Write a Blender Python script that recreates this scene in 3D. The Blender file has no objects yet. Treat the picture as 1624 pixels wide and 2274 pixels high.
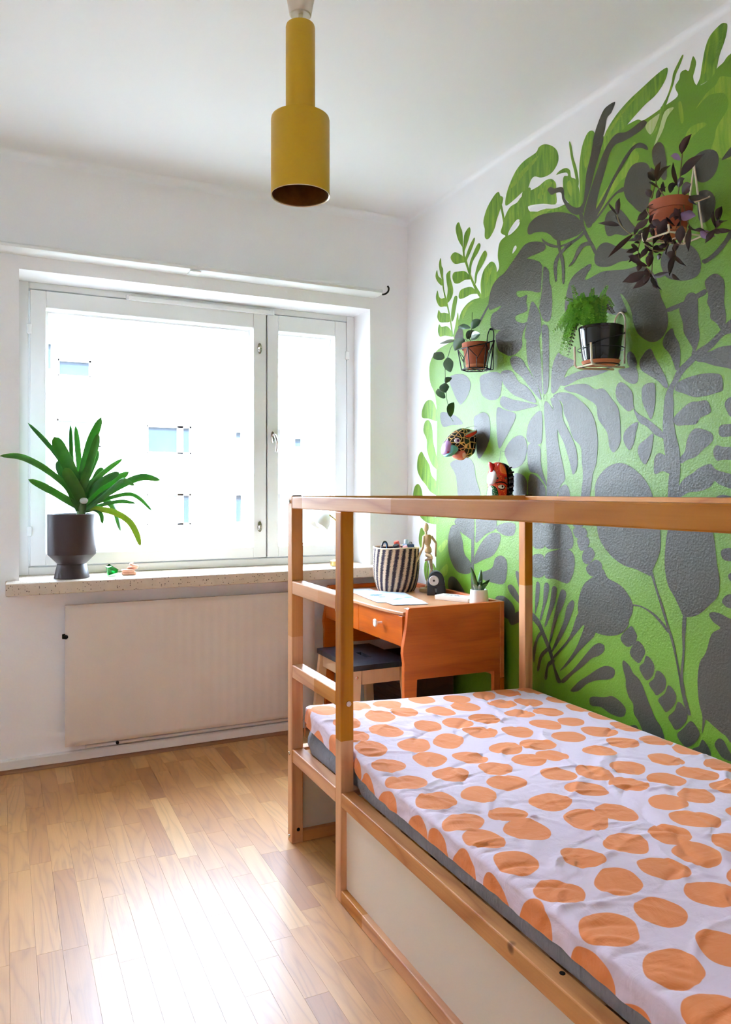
import bpy, bmesh, math, random
from mathutils import Vector, Matrix, noise, geometry
random.seed(11)
scene = bpy.context.scene
COL = scene.collection
PI = math.pi

# ------------------------------------------------------------------ camera
cam_d = bpy.data.cameras.new('camera')
cam = bpy.data.objects.new('camera', cam_d)
COL.objects.link(cam)
cam.location = (-1.922, -3.518, 1.172)
cam.rotation_euler = (PI / 2, 0, math.radians(-25.5))
cam_d.sensor_fit = 'VERTICAL'
cam_d.sensor_height = 36.0
cam_d.lens = 36.0 * 1690.0 / 2274.0
cam_d.shift_y = -(1137.0 - 1093.0) / 2274.0
cam_d.clip_start = 0.02
cam_d.clip_end = 300
scene.camera = cam

# ------------------------------------------------------------------ sky, sun, exposure
world = bpy.data.worlds.new('overcast_sky')
scene.world = world
world.use_nodes = True
bgn = world.node_tree.nodes['Background']
bgn.inputs['Color'].default_value = (0.72, 0.885, 1.16, 1)
bgn.inputs['Strength'].default_value = 7.0
sun_d = bpy.data.lights.new('sun', 'SUN')
sun_d.energy = 8.0
sun_d.angle = math.radians(3)
sun_d.color = (0.90, 0.97, 1.08)
sun = bpy.data.objects.new('sun', sun_d)
COL.objects.link(sun)
sun.location = (0, -8, 14)
sun.rotation_euler = Vector((0.15, 0.85, -0.62)).to_track_quat('-Z', 'Y').to_euler()

vs = scene.view_settings
vs.view_transform = 'Standard'
vs.look = 'None'
vs.gamma = 1.0
vs.use_curve_mapping = False
vs.exposure = 2.48
scene.cycles.use_guiding = False
scene.cycles.use_adaptive_sampling = True
scene.cycles.adaptive_threshold = 0.08
scene.cycles.max_bounces = 10
scene.cycles.diffuse_bounces = 7
scene.cycles.glossy_bounces = 4
scene.cycles.transparent_max_bounces = 12
scene.cycles.sample_clamp_indirect = 10.0
scene.cycles.caustics_reflective = False
scene.cycles.caustics_refractive = False

# ------------------------------------------------------------------ helpers
def lin(c):
    r = []
    for v in c:
        v = v / 255.0
        r.append(v / 12.92 if v <= 0.04045 else ((v + 0.055) / 1.055) ** 2.4)
    return (r[0], r[1], r[2], 1.0)

class N:
    """small wrapper that makes node wiring short"""
    def __init__(self, name):
        self.m = bpy.data.materials.new(name)
        self.m.use_nodes = True
        self.t = self.m.node_tree
        self.b = self.t.nodes['Principled BSDF']
        self.out = self.t.nodes['Material Output']
    def n(self, typ, **kw):
        nd = self.t.nodes.new(typ)
        for k, v in kw.items():
            if k.startswith('i_'):
                nd.inputs[k[2:].replace('_', ' ')].default_value = v
            else:
                setattr(nd, k, v)
        return nd
    def l(self, a, b):
        self.t.links.new(a, b)
    def math(self, op, a, b=None, c=None):
        nd = self.t.nodes.new('ShaderNodeMath'); nd.operation = op
        for i, v in enumerate((a, b, c)):
            if v is None: continue
            if isinstance(v, (int, float)): nd.inputs[i].default_value = v
            else: self.l(v, nd.inputs[i])
        return nd.outputs[0]
    def mix(self, f, a, b, typ='MIX'):
        nd = self.t.nodes.new('ShaderNodeMix'); nd.data_type = 'RGBA'; nd.blend_type = typ
        for s, v in ((0, f), (6, a), (7, b)):
            if isinstance(v, (int, float, tuple)): nd.inputs[s].default_value = v
            else: self.l(v, nd.inputs[s])
        return nd.outputs[2]
    def ramp(self, f, stops, interp='LINEAR'):
        nd = self.t.nodes.new('ShaderNodeValToRGB'); cr = nd.color_ramp; cr.interpolation = interp
        while len(cr.elements) < len(stops): cr.elements.new(0.5)
        for e, (p, c) in zip(cr.elements, stops):
            e.position = p; e.color = c
        self.l(f, nd.inputs[0]); return nd.outputs[0]
    def coord(self, kind='Object', scale=(1, 1, 1), loc=(0, 0, 0), rot=(0, 0, 0)):
        tc = self.t.nodes.new('ShaderNodeTexCoord'); mp = self.t.nodes.new('ShaderNodeMapping')
        mp.inputs['Scale'].default_value = scale; mp.inputs['Location'].default_value = loc; mp.inputs['Rotation'].default_value = rot
        self.l(tc.outputs[kind], mp.inputs[0]); return mp.outputs[0]
    def noise(self, vec, scale, detail=3, dist=0.0, rough=0.5, out=0):
        nd = self.t.nodes.new('ShaderNodeTexNoise')
        nd.inputs['Scale'].default_value = scale; nd.inputs['Detail'].default_value = detail
        nd.inputs['Distortion'].default_value = dist; nd.inputs['Roughness'].default_value = rough
        self.l(vec, nd.inputs['Vector']); return nd.outputs[out]
    def bump(self, h, strength=0.2, dist=0.002):
        nd = self.t.nodes.new('ShaderNodeBump')
        nd.inputs['Strength'].default_value = strength; nd.inputs['Distance'].default_value = dist
        self.l(h, nd.inputs['Height']); self.l(nd.outputs[0], self.b.inputs['Normal'])
    def col(self, c):
        if isinstance(c, tuple): self.b.inputs['Base Color'].default_value = c
        else: self.l(c, self.b.inputs['Base Color'])
    def set(self, **kw):
        for k, v in kw.items():
            self.b.inputs[k.replace('_', ' ')].default_value = v
        return self

def plain(name, rgb, rough=0.5, metal=0.0, var=0.06, scale=30.0, bump=0.0, bscale=120.0, spec=0.5, bdist=0.002):
    k = N(name); v = k.coord('Object')
    f = k.noise(v, scale, 3)
    c = lin(rgb); d = tuple(x * (1 - var * 2) for x in c[:3]) + (1,); e = tuple(min(1, x * (1 + var)) for x in c[:3]) + (1,)
    k.col(k.mix(f, d, e))
    k.set(Roughness=rough, Metallic=metal, Specular_IOR_Level=spec)
    if bump: k.bump(k.noise(v, bscale, 4), bump, bdist)
    return k.m

def wood(name, light, dark, axis, rough=0.42, grain=11.0, seg=0.0, fine=0.35, tone=0.22, stretch=0.9, cross=9.0, spec=0.5, coat=0.0, knots=0.0):
    """wood with contour grain running along `axis` (0,1,2)"""
    k = N(name)
    tc = k.n('ShaderNodeTexCoord'); oi = k.n('ShaderNodeObjectInfo')
    off = k.n('ShaderNodeVectorMath', operation='SCALE'); off.inputs[0].default_value = (13.7, 31.1, 57.3)
    k.l(oi.outputs['Random'], off.inputs['Scale'])
    ad = k.n('ShaderNodeVectorMath', operation='ADD'); k.l(tc.outputs['Object'], ad.inputs[0]); k.l(off.outputs[0], ad.inputs[1])
    mp = k.n('ShaderNodeMapping'); s = [cross] * 3; s[axis] = stretch; mp.inputs['Scale'].default_value = s
    k.l(ad.outputs[0], mp.inputs[0]); v = mp.outputs[0]
    n1 = k.noise(v, 1.0, 2, 0.5)
    g = k.math('PINGPONG', k.math('MULTIPLY', n1, grain), 1.0)
    g = k.math('POWER', g, 2.2)
    mp2 = k.n('ShaderNodeMapping'); s2 = [220.0] * 3; s2[axis] = 6.0; mp2.inputs['Scale'].default_value = s2
    k.l(ad.outputs[0], mp2.inputs[0])
    f2 = k.noise(mp2.outputs[0], 1.0, 2)
    f = k.math('ADD', k.math('MULTIPLY', g, 0.55), k.math('MULTIPLY', f2, fine))
    c = k.mix(f, lin(light), lin(dark))
    if knots:
        vk = k.n('ShaderNodeTexVoronoi', i_Scale=knots); k.l(ad.outputs[0], vk.inputs['Vector'])
        c = k.mix(k.ramp(vk.outputs['Distance'], [(0.0, (1, 1, 1, 1)), (0.03, (0.8, 0.8, 0.8, 1)), (0.055, (0, 0, 0, 1))]), c, lin((96, 52, 26)))
    if seg:
        sp = k.n('ShaderNodeSeparateXYZ'); k.l(ad.outputs[0], sp.inputs[0])
        q = k.math('FLOOR', k.math('DIVIDE', sp.outputs[axis], seg))
        wn = k.n('ShaderNodeTexWhiteNoise', noise_dimensions='1D'); k.l(k.math('ADD', q, k.math('MULTIPLY', oi.outputs['Random'], 91.0)), wn.inputs['W'])
        t = wn.outputs['Value']
    else:
        t = oi.outputs['Random']
    hs = k.n('ShaderNodeHueSaturation')
    k.l(c, hs.inputs['Color'])
    k.l(k.math('ADD', k.math('MULTIPLY', t, tone), 1.0 - tone * 0.6), hs.inputs['Value'])
    k.l(k.math('SUBTRACT', 1.0 + tone * 0.5, k.math('MULTIPLY', t, tone)), hs.inputs['Saturation'])
    k.col(hs.outputs[0])
    k.set(Roughness=rough, Specular_IOR_Level=spec)
    if coat: k.set(Coat_Weight=coat, Coat_Roughness=0.15)
    k.bump(f2, 0.08, 0.001)
    return k.m

def link(o, parent=None):
    COL.objects.link(o)
    if parent is not None:
        o.parent = parent
        o.matrix_parent_inverse = Matrix.Translation(-Vector(parent.location))
    return o

def obj(name, verts, faces, mat, parent=None, origin=None, smooth=False, uvs=None, sharp=None):
    vs_ = [Vector(v) for v in verts]
    if origin is None:
        lo = Vector((min(v[i] for v in vs_) for i in range(3))); hi = Vector((max(v[i] for v in vs_) for i in range(3)))
        origin = (lo + hi) / 2
    origin = Vector(origin)
    me = bpy.data.meshes.new(name)
    me.from_pydata([v - origin for v in vs_], [], faces)
    if mat is not None:
        for m_ in (mat if isinstance(mat, list) else [mat]): me.materials.append(m_)
    if smooth:
        me.polygons.foreach_set('use_smooth', [True] * len(me.polygons))
        if sharp:
            me.set_sharp_from_angle(angle=math.radians(sharp))
    if uvs is not None:
        ul = me.uv_layers.new(name='UVMap')
        for lp in me.loops: ul.data[lp.index].uv = uvs[lp.vertex_index]
    me.update()
    o = bpy.data.objects.new(name, me)
    o.location = origin
    return link(o, parent)

def from_bm(name, bm, mat, parent=None, smooth=False, sharp=None, origin=None):
    bmesh.ops.recalc_face_normals(bm, faces=bm.faces[:])
    bm.verts.index_update()
    v = [x.co.copy() for x in bm.verts]; f = [[y.index for y in x.verts] for x in bm.faces]
    bm.free()
    return obj(name, v, f, mat, parent, origin, smooth, None, sharp)

def bm_box(bm, lo, hi, bev=0.0, seg=1):
    r = bmesh.ops.create_cube(bm, size=1.0)
    c = [(lo[i] + hi[i]) / 2 for i in range(3)]; s = [hi[i] - lo[i] for i in range(3)]
    for v in r['verts']:
        v.co = Vector((c[0] + v.co.x * s[0], c[1] + v.co.y * s[1], c[2] + v.co.z * s[2]))
    if bev > 0:
        es = list({e for v in r['verts'] for e in v.link_edges})
        bmesh.ops.bevel(bm, geom=es, offset=bev, segments=seg, affect='EDGES', profile=0.5)

def box(name, lo, hi, mat, parent=None, bev=0.0, seg=1):
    bm = bmesh.new(); bm_box(bm, lo, hi, bev, seg)
    return from_bm(name, bm, mat, parent)

def boxes(name, lst, mat, parent=None, bev=0.0):
    bm = bmesh.new()
    for lo, hi in lst: bm_box(bm, lo, hi, bev)
    return from_bm(name, bm, mat, parent)

def frame_of(d):
    d = Vector(d).normalized()
    a = Vector((0, 0, 1)) if abs(d.z) < 0.9 else Vector((1, 0, 0))
    u = d.cross(a).normalized(); return u, d.cross(u).normalized()

def lathe(name, prof, base, mat, parent=None, seg=32, axis=(0, 0, 1), smooth=True, sharp=35, arc=None):
    """prof: [(radius, height)] bottom to top, r = 0 closes"""
    base = Vector(base); ax = Vector(axis).normalized()
    if abs(ax.z) > 0.999: u, w = Vector((1, 0, 0)), Vector((0, 1, 0))
    else: u, w = frame_of(ax)
    vv, ff, rows = [], [], []
    for r, h in prof:
        if r <= 1e-7:
            rows.append([len(vv)]); vv.append(base + ax * h)
        else:
            row = []
            for i in range(seg):
                a = 2 * PI * i / seg
                row.append(len(vv)); vv.append(base + ax * h + (u * math.cos(a) + w * math.sin(a)) * r)
            rows.append(row)
    for a, b in zip(rows, rows[1:]):
        for i in range(seg):
            j = (i + 1) % seg
            if len(a) == 1 and len(b) == 1: break
            if len(a) == 1: ff.append([a[0], b[j], b[i]][::-1])
            elif len(b) == 1: ff.append([a[i], a[j], b[0]])
            else: ff.append([a[i], a[j], b[j], b[i]])
    return obj(name, vv, ff, mat, parent, None, smooth, None, sharp)

def catmull(pts, sub=6, closed=False):
    P = [Vector(p) for p in pts]; n = len(P); out = []
    rng = range(n) if closed else range(n - 1)
    for i in rng:
        p1, p2 = P[i], P[(i + 1) % n]
        p0 = P[i - 1] if (closed or i > 0) else p1 * 2 - p2
        p3 = P[(i + 2) % n] if (closed or i + 2 < n) else p2 * 2 - p1
        for k in range(sub):
            t = k / sub
            out.append(0.5 * ((2 * p1) + (p2 - p0) * t + (2 * p0 - 5 * p1 + 4 * p2 - p3) * t * t + (3 * p1 - p0 - 3 * p2 + p3) * t ** 3))
    if not closed: out.append(P[-1])
    return out

def tube_data(pts, r, seg=8, closed=False):
    P = [Vector(p) for p in pts]; n = len(P); vv, ff = [], []
    rad = r if isinstance(r, (list, tuple)) else [r] * n
    d0 = (P[1] - P[0]).normalized(); u, w = frame_of(d0)
    prev = d0
    for i in range(n):
        if closed: d = (P[(i + 1) % n] - P[i - 1]).normalized()
        else: d = (P[min(i + 1, n - 1)] - P[max(i - 1, 0)]).normalized()
        q = prev.rotation_difference(d); u = (q @ u).normalized(); w = d.cross(u).normalized(); prev = d
        for k in range(seg):
            a = 2 * PI * k / seg
            vv.append(P[i] + (u * math.cos(a) + w * math.sin(a)) * rad[i])
    for i in range(n if closed else n - 1):
        for k in range(seg):
            a, b = i * seg, ((i + 1) % n) * seg; k2 = (k + 1) % seg
            ff.append([a + k, a + k2, b + k2, b + k])
    if not closed:
        ff.append(list(range(seg))[::-1]); ff.append([(n - 1) * seg + k for k in range(seg)])
    return vv, ff

def tube(name, pts, r, mat, parent=None, seg=8, closed=False, smooth=True):
    vv, ff = tube_data(pts, r, seg, closed)
    return obj(name, vv, ff, mat, parent, None, smooth, None, 50)

def tubes(name, lst, mat, parent=None, seg=6):
    vv, ff = [], []
    for pts, r, closed in lst:
        a, b = tube_data(pts, r, seg, closed); o = len(vv)
        vv += a; ff += [[i + o for i in f] for f in b]
    return obj(name, vv, ff, mat, parent, None, True, None, 50)

def prism(name, outline, axis, a, b, mat, parent=None, bev=0.0, smooth=False):
    """2D outline extruded along axis from a to b; outline gives the two other axes in order"""
    bm = bmesh.new()
    def P(p, t):
        v = list(p); v.insert(axis, t); return Vector(v)
    lo = [bm.verts.new(P(p, a)) for p in outline]; hi = [bm.verts.new(P(p, b)) for p in outline]
    n = len(outline)
    bm.faces.new(lo); bm.faces.new(hi[::-1])
    for i in range(n): bm.faces.new([lo[i], lo[(i + 1) % n], hi[(i + 1) % n], hi[i]])
    bmesh.ops.recalc_face_normals(bm, faces=bm.faces[:])
    if bev:
        es = [e for e in bm.edges if len(e.link_faces) == 2 and e.calc_face_angle(0) > 0.6]
        bmesh.ops.bevel(bm, geom=es, offset=bev, segments=2, affect='EDGES', profile=0.5)
    return from_bm(name, bm, mat, parent, smooth, 30 if smooth else None)

def ellipsoid(name, c, rx, mat, parent=None, seg=20, rings=12, deform=None):
    c = Vector(c); vv, ff = [c + Vector((0, 0, -rx[2]))], []
    for j in range(1, rings):
        th = -PI / 2 + PI * j / rings
        for i in range(seg):
            a = 2 * PI * i / seg
            vv.append(c + Vector((rx[0] * math.cos(th) * math.cos(a), rx[1] * math.cos(th) * math.sin(a), rx[2] * math.sin(th))))
    vv.append(c + Vector((0, 0, rx[2])))
    for i in range(seg): ff.append([0, 1 + (i + 1) % seg, 1 + i])
    for j in range(rings - 2):
        for i in range(seg):
            a = 1 + j * seg; b = a + seg; k = (i + 1) % seg
            ff.append([a + i, a + k, b + k, b + i])
    t = len(vv) - 1; a = 1 + (rings - 2) * seg
    for i in range(seg): ff.append([a + i, a + (i + 1) % seg, t])
    if deform: vv = [deform(v) for v in vv]
    return obj(name, vv, ff, mat, parent, None, True)

def limb(name, a, b, ra, rb, mat, parent=None, seg=14):
    a, b = Vector(a), Vector(b); L = (b - a).length
    prof = [(0, -ra * 0.5), (ra * 0.75, -ra * 0.25), (ra, ra * 0.3), ((ra + rb) / 2, L / 2), (rb, L - rb * 0.3), (rb * 0.75, L + rb * 0.25), (0, L + rb * 0.5)]
    return lathe(name, prof, a, mat, parent, seg, b - a, True, 80)

def strip(name, pts, width, mat, parent=None, side=None, fold=0.25, prof=None, sub=5, across=4, thick=0.0):
    """a leaf blade along a 3D midline; the blade folds slightly along the midrib"""
    C = catmull(pts, sub) if len(pts) > 2 else [Vector(pts[0]).lerp(Vector(pts[1]), i / 8) for i in range(9)]
    n = len(C); vv, ff = [], []
    for i, p in enumerate(C):
        t = i / (n - 1)
        d = (C[min(i + 1, n - 1)] - C[max(i - 1, 0)]).normalized()
        s = Vector(side) if side is not None else Vector((1, 0, 0))
        s = (s - d * s.dot(d))
        s = s.normalized() if s.length > 1e-4 else frame_of(d)[0]
        up = s.cross(d).normalized()
        w = width * 0.5 * (prof(t) if prof else math.sin(PI * min(1, 0.08 + 0.92 * t)) ** 0.6)
        for k in range(across + 1):
            q = -1 + 2 * k / across
            vv.append(p + s * (w * q) + up * (fold * w * (abs(q) ** 1.3)))
    for i in range(n - 1):
        for k in range(across):
            a = i * (across + 1) + k
            ff.append([a, a + 1, a + across + 2, a + across + 1])
    if thick:
        m = len(vv); nn = []
        for i, p in enumerate(C):
            d = (C[min(i + 1, n - 1)] - C[max(i - 1, 0)]).normalized()
            s = (vv[i * (across + 1) + across] - vv[i * (across + 1)])
            up = s.cross(d).normalized() if s.length > 1e-6 else Vector((0, 0, 1))
            for k in range(across + 1): nn.append(vv[i * (across + 1) + k] - up * thick)
        vv += nn
        ff += [[x + m for x in f][::-1] for f in ff]
    return obj(name, vv, ff, mat, parent, None, True)

def thing(name, label, cat, loc, group=None):
    o = bpy.data.objects.new(name, None); o.empty_display_size = 0.05; o.location = loc
    COL.objects.link(o); return tag(o, label, cat, group)

def tag(o, label, cat, group=None):
    o['label'] = label; o['category'] = cat
    if group: o['group'] = group
    return o

def struct(o, label=None, cat=None):
    o['kind'] = 'structure'
    if label: o['label'] = label
    if cat: o['category'] = cat
    return o

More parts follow.
